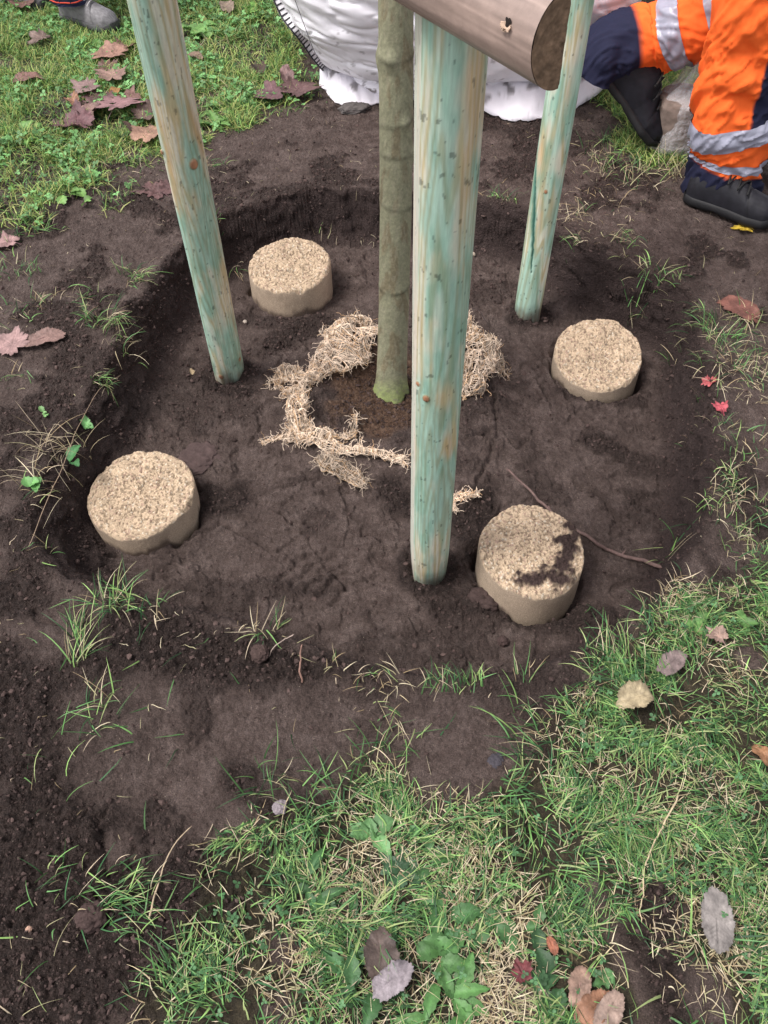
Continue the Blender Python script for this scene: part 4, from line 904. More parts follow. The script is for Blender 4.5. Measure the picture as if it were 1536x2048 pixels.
hessian('hessian_scrap', 'muddy rolled end of hessian half sunk in the soil, pointing at the viewer', [(645, 915, .0), (670, 935, .008), (700, 955, .008), (728, 972, .0)], [.05, .06, .055, .03], .01, .016, seed=18, fray=60, tangle=60, tone=.62)
hessian('hessian_scrap', 'small wisp of hessian on the soil at the left, apart from the loop', [(525, 888, .0), (560, 878, .004), (590, 868, .004)], [.008, .014, .012], .006, .006, seed=20, fray=50, tangle=30, fraylen=.02)
hessian('hessian_scrap', 'little white wisp of hessian touching the front stake low on its right', [(902, 1020, .0), (912, 998, .008), (955, 990, .0)], [.016, .022, .01], .008, .006, seed=22, fray=60, tangle=40, tone=1.15, fraylen=.02)

# ------------------------------------------------------------------ twigs and roots
def twig(name, label, pts, r0, r1, col, n=50, side=(), jit=.0015, cat='twig'):
    P = np.array([gp(px, py, up) for px, py, up in pts]); c = resample(P, n); c = c + rng.normal(0, jit * .4, c.shape) + jit * np.stack([np.sin(np.arange(n) * .9), np.cos(np.arange(n) * .7), np.sin(np.arange(n) * .5)], -1)
    rad = np.linspace(r0, r1, n) * (1 + .12 * np.sin(np.arange(n) * 1.9) * (np.arange(n) % 7 == 0)); rad[0] *= .5; rad[-1] *= .4
    A = Acc(); V, Fq = tubes(c[None], rad[None], 8); A.add(V, Fq, np.array(col) * (.8 + .4 * rng.random((len(V), 1))))
    for (f, dx, dy, ln) in side:
        i = int(f * (n - 1)); p = c[i]; q = p + np.array([dx, dy, .4]) * ln; s_ = np.array([p, (p + q) / 2 + [0, 0, .002], q]); V, Fq = tubes(resample(s_, 6)[None], np.linspace(r1 * .8, r1 * .3, 6)[None], 6); A.add(V, Fq, col)
    o = A.build(name, M['twig'], origin=P[0]); return tag(o, label, cat)
twig('twig', 'long dark bare twig lying behind the soil-smeared sand core', [(1012, 945, .012), (1060, 985, .006), (1120, 1045, .006), (1180, 1080, .006), (1225, 1108, .006), (1280, 1125, .008), (1322, 1138, .008)], .0030, .0050, (.13, .085, .075), side=((.35, -.2, .5, .015), (.8, .5, .5, .02)))
twig('twig', 'short reddish twig standing up at the near pit edge', [(604, 1368, .0), (601, 1340, .015), (606, 1305, .03)], .0022, .0014, (.22, .13, .10), n=16)
twig('twig', 'thin pale twig at the near pit edge left of the short reddish one', [(535, 1320, .004), (555, 1295, .012), (588, 1280, .02)], .0008, .0011, (.38, .30, .25), n=16)
twig('twig', 'straight straw-brown stalk lying across the left edge of the near lawn', [(300, 1842, .01), (320, 1770, .012), (345, 1705, .012), (385, 1655, .01)], .0016, .0008, (.46, .36, .24), n=24, jit=.0005)
twig('twig', 'forked dry stalk lying in the right of the near lawn', [(1350, 1602, .02), (1310, 1680, .022), (1285, 1740, .02), (1278, 1850, .012)], .0016, .0008, (.52, .42, .27), n=30, side=((.4, -.9, .1, .04), (.5, -.1, -.9, .06)))
twig('twig', 'fine dry stem arching over the left pit edge', [(60, 1100, .01), (190, 840, .05), (245, 760, .02)], .0009, .0006, (.30, .22, .15), n=24)
twig('root', 'fine black root looping out of the soil beside the right hessian bunch', [(925, 650, .006), (945, 628, .02), (965, 640, .016), (985, 680, .004)], .0012, .0007, (.04, .03, .028), n=24, cat='root')
twig('root', 'thin dark root hanging over the hessian right of the front stake', [(958, 700, .05), (962, 740, .05), (968, 790, .006), (985, 830, .002)], .0013, .0008, (.05, .035, .03), n=24, cat='root')
twig('root', 'dark root crossing the wide hessian fold behind the trunk', [(640, 690, .03), (670, 668, .055), (700, 662, .05), (730, 656, .03)], .0011, .0009, (.045, .035, .032), n=24, cat='root')

# ------------------------------------------------------------------ fallen leaves
print('leaves')
def maple(px, py, size, col, label, rot=0, curl=.25, tilt=(0, 0), up=.012, lobes=5, holes=False, kind='maple', asp=1.0, vein=1.25, stalk=True):
    c = gp(px, py, up + (.022 if py < 300 else .0)); sd = (px * 7 + py * 3) % 97; nt_, nr = 120, 14
    th = np.linspace(0, 2 * np.pi, nt_, endpoint=False); R = np.zeros(nt_)
    if kind == 'maple':
        la = [math.pi / 2, math.pi / 2 + .95, math.pi / 2 - .95, math.pi / 2 + 1.9, math.pi / 2 - 1.9]; ls = [1., .92, .9, .6, .62]
        for a, l_ in zip(la, ls):
            q = np.abs(np.angle(np.exp(1j * (th - a)))); R = np.maximum(R, l_ * np.clip(1 - (q / .72) ** 1.3, 0, 1) ** .5)
        R = np.maximum(R, .60); R = R * (1 + .13 * (vn(th * 9, th * 0 + sd, 6) - .5) * 2 + .10 * (vn(th * 3.2, th * 0 + sd, 3) - .5) * 2 + .05 * np.sign(np.sin(th * 13 + sd)))
        size = size * (1.4 if (py < 310 and 130 < px < 320) else 1.15 if py < 420 else (.95 if kind == 'maple' else .88)); bk = np.exp(-(np.angle(np.exp(1j * (th + math.pi / 2))) / .25) ** 2); R = R * (1 - .45 * bk)
    else:                                           # oval leaf, here and there torn
        la = [math.pi / 2]; R = 1 / np.sqrt((np.cos(th) / .56) ** 2 + (np.sin(th) / 1.) ** 2); R = R * (1 + .16 * (fbm(np.cos(th) * 5 + sd, np.sin(th) * 5, 4, 4) - .5) * 2 + .03 * np.sin(th * 40))
    q = np.linspace(0, 1, nr); T, Q = np.meshgrid(th, q); r = R[None] * Q * size; x = r * np.cos(T) * asp; y = r * np.sin(T)
    z = curl * size * ((x / size) ** 2 * 1.1 - (y / size) ** 2 * .5 + 1.3 * (fbm(x / size * 1.6 + sd, y / size * 1.6, 3, sd) - .5) * Q)
    vd = np.full(x.shape, 9.)
    for a in la: vd = np.minimum(vd, segd((0, 0), (math.cos(a) * size, math.sin(a) * size), x, y))
    z = z - .0012 * np.exp(-(vd / .0015) ** 2)
    vm_ = np.exp(-(vd / (.0012 + .006 * size)) ** 2) * .8
    for k in range(1, 6):                           # side veins
        f = k / 6; vm_ = np.maximum(vm_, .9 * np.exp(-((np.abs(x) * .7 - (y - f * size * .8)) / .0012) ** 2)) if kind != 'maple' else vm_
    blot = fbm(x / size * 3 + sd, y / size * 3, 4, sd + 1)[..., None]
    cc = np.array(col) * np.array([.72, .74, .66]) * (.45 + 1.0 * blot + .35 * (fbm(x / size * 14, y / size * 14, 3, sd + 9)[..., None] - .5)) * (1 + (vein - 1) * vm_[..., None]); ed = sst(.86, 1, Q)[..., None] * .25; cc = cc * (1 - ed)
    ca, sa = math.cos(rot), math.sin(rot); X_ = x * ca - y * sa; Y_ = x * sa + y * ca; Z_ = z + X_ * tilt[0] + Y_ * tilt[1]
    V = np.stack([c[0] + X_, c[1] + Y_, c[2] + Z_], -1)
    gg = gz(V[..., 0], V[..., 1]) + .002 + .0015 * Q; V[..., 2] = np.maximum(V[..., 2], gg)
    Fq = gridF(nr, nt_, True)
    if holes: hm = fbm(x / size * 5, y / size * 5, 2, sd + 5).reshape(-1)[Fq].mean(1); Fq = Fq[(hm < .74) | (np.arange(len(Fq)) < nt_ * 2)]
    A = Acc(); A.add(V.reshape(-1, 3), Fq[:, ::-1], cc.reshape(-1, 3))
    if stalk:
        a = rot - math.pi / 2; s_ = c + np.array([0, 0, .001]); e_ = s_ + np.array([math.cos(a), math.sin(a), 0]) * size * .7; e_[2] = float(gz(e_[0], e_[1])) + .004
        Vt, Ft = tubes(resample([s_, (s_ + e_) / 2 + [0, 0, .004], e_], 8)[None], .0009, 5); A.add(Vt, Ft, np.array(col) * .8)
    o = A.build('fallen_leaf', M['dead'], origin=c); tag(o, label, 'leaf', 'fallen leaves'); return o
PUR = (.25, .135, .15); PNK = (.38, .235, .215); BRN = (.30, .16, .11); TAN = (.46, .24, .15); GRY = (.30, .25, .26)
maple(228, 124, .070, (.42, .235, .20), 'pinkish-brown leaf at the top of the leaf pile by the left stake', rot=1.6, curl=.25)
maple(229, 168, .065, PNK, 'dusty pink leaf second from the top of the leaf pile', rot=.2, curl=.3)
maple(180, 192, .055, (.34, .22, .23), 'greyish pink leaf on the left side of the leaf pile', rot=2.2, curl=.3)
maple(235, 200, .040, (.38, .20, .08), 'small orange-brown curled leaf in the middle of the leaf pile', rot=0, curl=.6, kind='oval')
maple(240, 238, .082, (.36, .20, .225), 'large holed purple-pink leaf in the leaf pile left of the left stake', rot=-.5, curl=.15, holes=True, tilt=(0, -.15), up=.03)
maple(150, 220, .045, (.38, .20, .14), 'folded tan leaf standing on edge left of the leaf pile', rot=.5, curl=.8, kind='oval', up=.02)
maple(160, 262, .070, (.22, .11, .13), 'dark purple crumpled leaf at the lower left of the leaf pile', rot=1.2, curl=.5)
maple(292, 250, .06, (.20, .13, .12), 'dark brown leaf tucked behind the left stake', rot=-1.2, curl=.4)
maple(298, 290, .065, (.48, .28, .22), 'salmon-coloured leaf lying against the left stake', rot=-.3, curl=.2, up=.015)
maple(205, 205, .05, (.20, .10, .11), 'dark maroon leaf buried under the leaf pile', rot=3.0, curl=.3, up=.002)
maple(196, 228, .055, (.17, .09, .095), 'dark maroon leaf between the big holed leaf and the crumpled purple one', rot=2.4, curl=.4)
maple(262, 216, .05, (.24, .13, .12), 'brown-maroon leaf half under the upper edge of the big holed leaf', rot=.9, curl=.4)
maple(212, 148, .05, (.22, .12, .11), 'dark brown leaf wedged between the two top leaves of the pile', rot=-1.9, curl=.4, up=.004)
maple(250, 108, .045, (.26, .13, .11), 'small dark brown leaf behind the topmost leaf of the pile', rot=-.4, curl=.5, up=.004)
maple(176, 238, .045, (.30, .18, .17), 'dull mauve leaf above the crumpled purple leaf of the pile', rot=-2.6, curl=.5)
maple(282, 274, .045, (.15, .09, .08), 'nearly black-brown leaf under the salmon-coloured one', rot=.2, curl=.4, up=.003)
maple(60, 172, .06, (.30, .16, .15), 'lone brown-purple leaf in the far lawn at the left', rot=1.8, curl=.3, kind='oval')
maple(92, 96, .06, (.26, .18, .17), 'grey-brown leaf in the far lawn below the shoe heel', rot=2.2, curl=.3, up=.02)
maple(52, 24, .065, (.24, .13, .12), 'dull brown leaf in the top left corner', rot=.6, curl=.3)
maple(456, 28, .055, (.36, .26, .22), 'pale brown leaf right of the left stake near the top', rot=.3, curl=.4, kind='oval')
maple(392, 128, .04, (.30, .2, .16), 'small brown leaf half hidden behind the left stake', rot=.9, curl=.4, kind='oval')
maple(548, 205, .075, (.20, .105, .125), 'dark purple leaf, left one of the pair at the foot of the white bag', rot=1.2, curl=.25)
maple(596, 198, .085, (.20, .11, .12), 'dark purple leaf, right and larger one of the pair by the white bag', rot=-.6, curl=.2)
maple(576, 178, .045, (.27, .16, .17), 'small purple leaf standing on top of the pair by the white bag', rot=.3, curl=.5, kind='oval', tilt=(0, .6), up=.03)
maple(519, 150, .05, (.09, .055, .045), 'nearly black leaf in the grass left of the white bag', rot=.3, curl=.4, kind='oval')
maple(318, 385, .07, (.16, .085, .09), 'muddy maroon leaf on bare soil just left of the left stake', rot=.8, curl=.15, up=.003)
maple(18, 490, .055, (.40, .24, .25), 'pink leaf edge on the left margin beside grass', rot=1.5, curl=.2)
maple(28, 697, .070, (.42, .26, .27), 'big clean pink leaf at the left margin', rot=.9, curl=.15, tilt=(.1, .1), up=.015, stalk=False)
maple(92, 682, .055, (.33, .20, .19), 'brownish pink leaf right of the big clean pink leaf', rot=-1.2, curl=.2, kind='oval')
maple(1478, 622, .065, (.24, .10, .085), 'reddish-brown leaf on the soil at the right margin', rot=.7, curl=.25, kind='oval')
maple(1337, 1338, .036, (.27, .20, .21), 'grey-purple oval leaf in the grass right of the pit', rot=-.9, curl=.2, kind='oval', up=.025, stalk=False)
maple(1265, 1408, .036, (.50, .40, .28), 'pale tan curled leaf in the grass, nearest the front of the pit', rot=-1.3, curl=.55, kind='oval', up=.03, stalk=False, asp=1.25)
maple(1432, 1282, .03, (.42, .28, .25), 'small pink torn leaf in the grass below the right pit edge', rot=.7, curl=.3, up=.02)
maple(1522, 1520, .026, (.36, .18, .10), 'small orange leaf at the right margin of the near lawn', rot=.5, curl=.5, kind='oval', up=.02)
maple(1424, 1850, .046, (.34, .30, .31), 'grey pointed leaf in the lower right of the near lawn', rot=3.0, curl=.18, kind='oval', up=.028, tilt=(0, .15), vein=.75, stalk=False)
maple(765, 1925, .046, (.12, .085, .08), 'dark wet leaf in the grass at the bottom centre', rot=.2, curl=.3, kind='oval', up=.025, stalk=False)
maple(785, 1968, .036, (.33, .28, .33), 'lilac-grey leaf tip showing below the dark wet leaf', rot=2.2, curl=.3, kind='oval', up=.03, stalk=False)
maple(1042, 1955, .024, (.20, .05, .06), 'small maroon leaf beside the dry straw at the bottom', rot=.4, curl=.4, up=.025, stalk=False)
maple(1155, 1978, .030, (.38, .24, .20), 'pinkish leaf left of the soil mound at the bottom', rot=2.8, curl=.3, kind='oval', up=.02)
maple(1183, 2022, .036, (.36, .18, .12), 'orange-brown leaf near the bottom edge right of centre', rot=-.9, curl=.3, kind='oval', up=.02, stalk=False)
maple(1212, 2030, .032, (.40, .28, .25), 'dull pink leaf overlapping the orange-brown one at the bottom', rot=-.7, curl=.3, kind='oval', up=.025, stalk=False)
maple(1100, 1898, .014, (.38, .14, .09), 'tiny rust-red leaf above the maroon leaf', rot=.3, curl=.4, kind='oval', up=.025, stalk=False)
maple(1490, 458, .040, (.62, .42, .05), 'bright yellow leaf scrap on bare soil below the boot', rot=1.4, curl=.3, up=.004)
maple(1440, 822, .026, (.62, .12, .16), 'crimson leaf scrap on the right pit edge, lower of two', rot=.3, curl=.5, up=.012)
maple(1417, 770, .024, (.55, .13, .15), 'crimson leaf scrap on the right pit edge, upper of two', rot=1.9, curl=.5, up=.012)
maple(385, 745, .012, (.4, .3, .2), 'tiny pale leaf bit at the foot of the left stake', rot=.4, curl=.3, kind='oval', up=.003, stalk=False)

# ------------------------------------------------------------------ stones and clods
def clod(name, px, py, r, col, label, cat, flat=.7, seed=0, mat='crumb', elong=1.0, rot=0, smooth=True):
    c = gp(px, py); nu, nv = 44, 60; u = np.linspace(0, np.pi, nu); v = np.linspace(0, 2 * np.pi, nv, endpoint=False); V_, U_ = np.meshgrid(v, u)
    x, y, z = np.sin(U_) * np.cos(V_), np.sin(U_) * np.sin(V_), np.cos(U_)
    k = 1 + .7 * (fbm3(x * 1.6 + seed, y * 1.6, z * 1.6, 3, seed) - .5) + .45 * (fbm3(x * 5, y * 5, z * 5, 3, seed + 2) - .5)
    X_, Y_ = x * k * r * elong, y * k * r; ca, sa = math.cos(rot), math.sin(rot)
    P = np.stack([c[0] + X_ * ca - Y_ * sa, c[1] + X_ * sa + Y_ * ca, c[2] + z * k * r * flat + r * flat * .45], -1)
    cc = np.array(col) * (.6 + .8 * fbm3(x * 5, y * 5, z * 5, 3, seed + 4))[..., None]
    o = link_mesh(name, P.reshape(-1, 3), gridF(nu, nv, True), M[mat], col=cc.reshape(-1, 3), origin=c, smooth=smooth); return tag(o, label, cat)
clod('soil_clod', 186, 1838, .022, (.06, .04, .036), 'round ball of dark soil at the lower left', 'soil clod', .8, 3)
clod('soil_clod', 400, 918, .05, (.075, .052, .048), 'flat slab of soil behind the wide sand core on the left', 'soil clod', .22, 5, elong=1.1)
clod('soil_clod', 968, 1205, .026, (.055, .037, .033), 'dark lump of soil pressed against the smeared sand core', 'soil clod', .8, 9, elong=1.4, rot=-.5)
clod('soil_clod', 520, 610 + 700, .018, (.06, .04, .035), 'small crumbly clod on the bank at the near pit edge', 'soil clod', .7, 12)
clod('soil_clod', 1005, 1285, .012, (.06, .04, .036), 'pea-sized clod on the pit floor in front of the smeared core', 'soil clod', .8, 14)
clod('stone', 560, 1616, .012, (.22, .19, .20), 'grey crumbly stone on the soil above the near lawn', 'stone', .6, 21)
clod('stone', 708, 222, .034, (.10, .09, .085), 'dark grey stone lying under the edge of the white bag', 'stone', .5, 23, elong=1.7, rot=.3)
clod('stone', 946, 510, .008, (.50, .42, .33), 'small pale pebble on the pit floor right of the front stake', 'stone', .8, 25)
clod('stone', 490, 645, .006, (.42, .36, .30), 'tiny pale pebble beside the core behind the left stake', 'stone', .8, 27)
clod('stone', 992, 1522, .014, (.055, .05, .058), 'dark blue-grey flat stone in the bare tongue of soil', 'stone', .25, 29)
clod('stone', 58, 1859, .005, (.42, .27, .2), 'tiny orange pebble on the soil at the lower left', 'stone', .7, 31)

# ------------------------------------------------------------------ white bulk bag
print('bag')
def make_bag():
    c = np.array([.30, 3.62, 0.]); nz_, nt_ = 190, 520
    v = np.linspace(0, 1, nz_); th = np.linspace(0, 2 * np.pi, nt_, endpoint=False); T, V_ = np.meshgrid(th, v)
    # a full slumped cube bag: bulging belly, tucked-in bottom
    zz = .80 * V_; q = 3.0
    sq = (np.abs(np.cos(T)) ** q + np.abs(np.sin(T)) ** q) ** (-1 / q)
    prof = np.interp(V_, [0, .02, .06, .14, .3, .5, .75, .93, 1.0], [.80, .84, .88, .96, 1.08, 1.16, 1.14, .92, .0])
    rx = .60 * prof * sq; ry = .57 * prof * sq
    # wrinkles: long soft creases fanning from the corners
    w1 = fbm(T * 1.3 + V_ * 1.2, V_ * 4 + np.sin(T * 2) * .9, 3, 3) - .5; w2 = fbm(T * 3, V_ * 20 + T * 2.2, 3, 4) - .5
    rid2 = np.abs(fbm(T * 3.5 + V_ * 9, V_ * 4 - T * 2.5, 3, 16) - .5) * 2
    rid = np.abs(fbm(T * 2.2 - V_ * 2, V_ * 9 + T * 1.4, 3, 6) - .5) * 2
    dsp = .085 * w1 + .006 * w2 - .010 * (1 - rid) ** 7 - .008 * (1 - rid2) ** 9
    x = (rx + dsp) * np.cos(T); y = (ry + dsp) * np.sin(T)
    crease = np.exp(-((V_ - .085 - .02 * np.sin(T * 3)) / .018) ** 2) * (np.sin(T) < .3); x = x * (1 - .06 * crease); y = y * (1 - .06 * crease)
    z = zz + .012 * w2 * (V_ > .03)
    V = np.stack([c[0] + x, c[1] + y, z + .004], -1)
    n1 = fbm(T * 26, V_ * 46, 4, 8); n2 = fbm(T * 7, V_ * 8, 3, 9)
    col = np.ones(T.shape + (1,)) * np.array([.86, .85, .89])
    dirt = np.clip(sst(.16, .02, V_ + .10 * (n2 - .5)) * sst(.50, .64, n1 + .08 * sst(.06, .0, V_)) + sst(.72, .76, n1 + .12 * (n2 - .5)) * .5 * (V_ < .35), 0, 1)[..., None] * .9
    col = col * (1 - dirt) + np.array([.09, .07, .065]) * dirt
    root = empty('bulk_bag', (c[0], c[1], 0), 'big white woven bulk bag slumped on the ground behind the tree', 'bag')
    link_mesh('sack', V.reshape(-1, 3), gridF(nz_, nt_, True), M['bag'], root, col.reshape(-1, 3))
    # seam tape with black ladder stitching down the left corner
    def surf(px, py, hint=None):
        w = V.reshape(-1, 3) - CAM; zc_ = w @ _F; X_ = 768 + F_PX * (w @ _R) / zc_; Y_ = 1024 - F_PX * (w @ _U) / zc_
        dd = (X_ - px) ** 2 + (Y_ - py) ** 2 + 3000 * (zc_ - 2.2) ** 2 * 0; k = np.argsort(dd)[:14]; k = k[np.argmin(zc_[k])]; return V.reshape(-1, 3)[k]
    sp_ = [surf(*p) for p in ((543, 2), (560, 35), (580, 68), (598, 100), (618, 130), (640, 158), (655, 178))]
    n = 60; P = resample(sp_, n); tw = (CAM - P); tw /= np.linalg.norm(tw, axis=1)[:, None]; Tn = np.gradient(P, axis=0); Tn /= np.linalg.norm(Tn, axis=1)[:, None]
    Sd = np.cross(Tn, tw); Sd /= np.linalg.norm(Sd, axis=1)[:, None]; P = P + tw * .012
    A = Acc(); hw = .019
    for s0, s1, cc in ((-hw, hw, (.74, .72, .74)),):
        cs = np.stack([P + Sd * s0 - tw * .004, P + Sd * s0 * .9 + tw * .002, P + Sd * s1 * .9 + tw * .002, P + Sd * s1 - tw * .004], 1); A.add(cs.reshape(-1, 3), gridF(n, 4), cc)
    tp = A.build('seam_tape', M['bag'], root)
    paths = [P + Sd * s0 + tw * .003 for s0 in (-hw * .85, hw * .85)]; B = Acc(); Vt, Ft = tubes(np.array(paths), .0028, 5); B.add(Vt, Ft, (.02, .02, .025))
    rg = []; PP = resample(P, 27); TT = resample(tw, 27); SS = resample(Sd, 27)
    for k in range(27): rg.append([PP[k] + SS[k] * hw * .85 * f + TT[k] * .003 for f in np.linspace(-1, 1, 5)])
    Vt, Ft = tubes(np.array(rg), .0026, 5); B.add(Vt, Ft, (.02, .02, .025)); B.build('stitching', M['bag'], root)
    # loose bottom flaps pulled out at the front and the right corner
    def flap(pts, wdt, seed, lift=.03):
        P_ = np.array([gp(a, b, u) for a, b, u in pts]); nu, nv = 90, 26; C = resample(P_, nu); u = np.linspace(0, 1, nu); w = np.linspace(0, 1, nv); W_, U_ = np.meshgrid(w, u)
        back = np.array([0, 1., 0]); taper = np.interp(u, [0, .1, .9, 1], [.5, 1, 1, .4])[:, None]
        fr = .03 * (fbm(U_ * 7, W_ * .5 + seed, 2, seed) - .5)
        z = lift * np.sin(np.minimum(W_ * 4.5, 1.57)) + .05 * W_ + .022 * (fbm(U_ * 9 + W_ * 2, W_ * 5, 3, seed + 2) - .5) * (W_ > .02)
        p = C[:, None] + back * (W_ * wdt * taper + fr)[..., None]; p[..., 2] += z; gg = gz(p[..., 0], p[..., 1]); p[..., 2] = np.maximum(p[..., 2], gg + .004)
        n_ = fbm(U_ * 16, W_ * 9, 4, seed + 3, .6)[..., None]; cc = np.array([.80, .78, .82]) * np.ones((nu, nv, 1)); n_ = fbm3(p[..., 0] * 24, p[..., 1] * 24, p[..., 2] * 24, 4, seed)[..., None]; k = sst(.55, .66, n_) * .75; cc = cc * (1 - k) + np.array([.08, .065, .06]) * k
        o = link_mesh('bottom_flap', p.reshape(-1, 3), gridF(nu, nv), M['bag'], root, cc.reshape(-1, 3)); m = o.modifiers.new('solid', 'SOLIDIFY'); m.thickness = .004
    flap([(640, 175, .0), (665, 200, .0), (690, 214, .0), (730, 215, .0), (765, 208, .0)], .30, 3)
    flap([(960, 222, .01), (1000, 240, .0), (1060, 245, .0), (1120, 235, .0), (1180, 205, .01), (1216, 186, .03)], .34, 7, .06)
    # lifting-strap thread on the sack face
    s2 = [surf(*p) for p in ((588, 0), (612, 60), (632, 110), (648, 150), (662, 165))]; P2 = resample(s2, 40); P2 = P2 + (CAM - P2) / np.linalg.norm(CAM - P2, axis=1)[:, None] * .012
    Vt, Ft = tubes(P2[None], .0012, 4); link_mesh('thread', Vt, Ft, M['bag'], root, (.12, .11, .13))
make_bag()

# ------------------------------------------------------------------ people
print('people')
def leg_surface(pts, radii, seed, wr=.02, nu=150, nt_=110, ell=1.0, kfold=1.0):
    C = resample(pts, nu); u = np.linspace(0, 1, nu); r = np.interp(u, np.linspace(0, 1, len(radii)), radii)
    T_ = np.gradient(C, axis=0); T_ /= np.linalg.norm(T_, axis=1)[:, None]; side = np.array([1., 0, 0])
    Nn = np.cross(T_, np.array([0, -1., 0])); Nn /= np.linalg.norm(Nn, axis=1)[:, None]; B = np.cross(T_, Nn)
    th = np.linspace(0, 2 * np.pi, nt_, endpoint=False); TH, U_ = np.meshgrid(th, u); L_ = np.sum(np.linalg.norm(np.diff(C, axis=0), axis=1))
    def S(TH, U_, off=0.):
        iu = U_ * (nu - 1); i = np.clip(iu.astype(int), 0, nu - 2); f = (iu - i)[..., None]; c = C[i] * (1 - f) + C[i + 1] * f; n_ = Nn[i] * (1 - f) + Nn[i + 1] * f; b_ = B[i] * (1 - f) + B[i + 1] * f
        r_ = np.interp(U_, u, r); cx, cy = np.cos(TH), np.sin(TH)
        fo = wr * (fbm(cx * 1.2 + 5 + cy * .8, U_ * L_ * 16 + cy * 1.6 + cx, 3, seed) - .5) * 2 * kfold + wr * .5 * (1 - np.abs(fbm(cx * 1.5 + 3 + U_ * L_ * 6, U_ * L_ * 26 + cy * 3.4 - cx * 2, 3, seed + 3) - .5) * 9).clip(0, 1)
        rr = r_ + fo + off
        return c + n_ * (rr * cx)[..., None] * ell + b_ * (rr * cy)[..., None]
    return S, TH, U_, C
def foot(root, heel, dirv, length=.29, width=.10, col=(.03, .03, .034), solec=(.012, .012, .013), pitch=0., hgt=.11, name='boot', lace=(.02, .02, .02)):
    """shoe: upper with toe box and collar, sole, laces. heel = point under the heel, pitch = heel raised about the toe"""
    d = np.array([dirv[0], dirv[1], 0.]); d /= np.linalg.norm(d); sd = np.array([-d[1], d[0], 0])
    up = np.array([0, 0, 1.]); fx = d * math.cos(pitch) - up * math.sin(pitch); fz = up * math.cos(pitch) + d * math.sin(pitch)
    def W(x, y, z): return heel + x[..., None] * fx + y[..., None] * sd + z[..., None] * fz
    nu, nt_ = 90, 60; s = np.linspace(0, 1, nu); t = np.linspace(0, np.pi, nt_); T, S_ = np.meshgrid(t, s)
    hw = np.interp(s, [0, .03, .12, .3, .5, .72, .88, .97, 1], [.10, .26, .36, .36, .38, .47, .42, .22, .02]) * width
    ht = np.interp(s, [0, .04, .15, .32, .42, .55, .7, .85, .95, 1], [.045, .07, hgt * .8, hgt * .86, hgt * .84, .082, .066, .058, .046, .014])
    ht = np.convolve(np.pad(ht, 4, 'edge'), np.ones(9) / 9, 'valid')
    x = S_ * length; y = hw[:, None] * np.cos(T) * (1 - .25 * np.sin(T) ** 3 * (S_ > .1)); z = .018 + ht[:, None] * np.sin(T) ** .75 + .0025 * (fbm(S_ * 14, T * 4, 3, 3) - .5)
    cr = .004 * np.exp(-((S_ - .66 - .02 * np.cos(T * 2)) / .012) ** 2); z = z - cr * np.sin(T)
    A = Acc(); n_ = fbm(S_ * 20, T * 8, 3, 5)[..., None]; cc = np.array(col) * (.6 + .8 * n_); seamm = np.exp(-((S_ - .74 + .1 * np.sin(T)) / .007) ** 2)[..., None]; cc = cc * (1 - .5 * seamm)
    A.add(W(x, y, z).reshape(-1, 3), gridF(nu, nt_), cc.reshape(-1, 3))
    up_ = A.build(name, M['boot'], root)
    # sole: outline slab with rounded edge and tread steps
    so_ = Acc(); t2 = np.linspace(0, 2 * np.pi, 120, endpoint=False); sx = .5 - .5 * np.cos(t2); sg = np.sign(np.sin(t2)); hw2 = np.interp(sx, s, hw) * 1.08 + .003
    ring = lambda k, z0: W(sx * length * (1.02) - .003, sg * hw2 * k, np.full(120, z0) + .010 * sst(.86, 1., sx) + .006 * np.exp(-((sx - .38) / .05) ** 2) * (z0 < .01))
    rs = np.stack([ring(.93, 0.), ring(1.03, .003), ring(1.05, .012), ring(1.0, .024), ring(.9, .027)]); so_.add(rs.reshape(-1, 3), gridF(5, 120, True), solec)
    so_.add(rs[0], np.arange(120)[None], solec); so_.build('sole', M['boot'], up_)
    P = []
    for k in range(5):
        xs_ = np.full(9, (.40 + .055 * k) * length); yy = np.linspace(-.42, .42, 9) * width * .8; zz = .018 + np.interp(.40 + .055 * k, s, ht) * np.sqrt(np.clip(1 - (yy / (width * .62)) ** 2, 0, 1)) + .004; P.append(W(xs_ + .008 * (1 if k % 2 else -1) * np.linspace(-1, 1, 9), yy, zz))
    Vt, Ft = tubes(np.array(P), .0028, 6); link_mesh('lace', Vt, Ft, M['boot'], up_, lace)
    return W
NAVY = np.array([.018, .02, .045]); ORG = np.array([1.0, .165, .032]); 
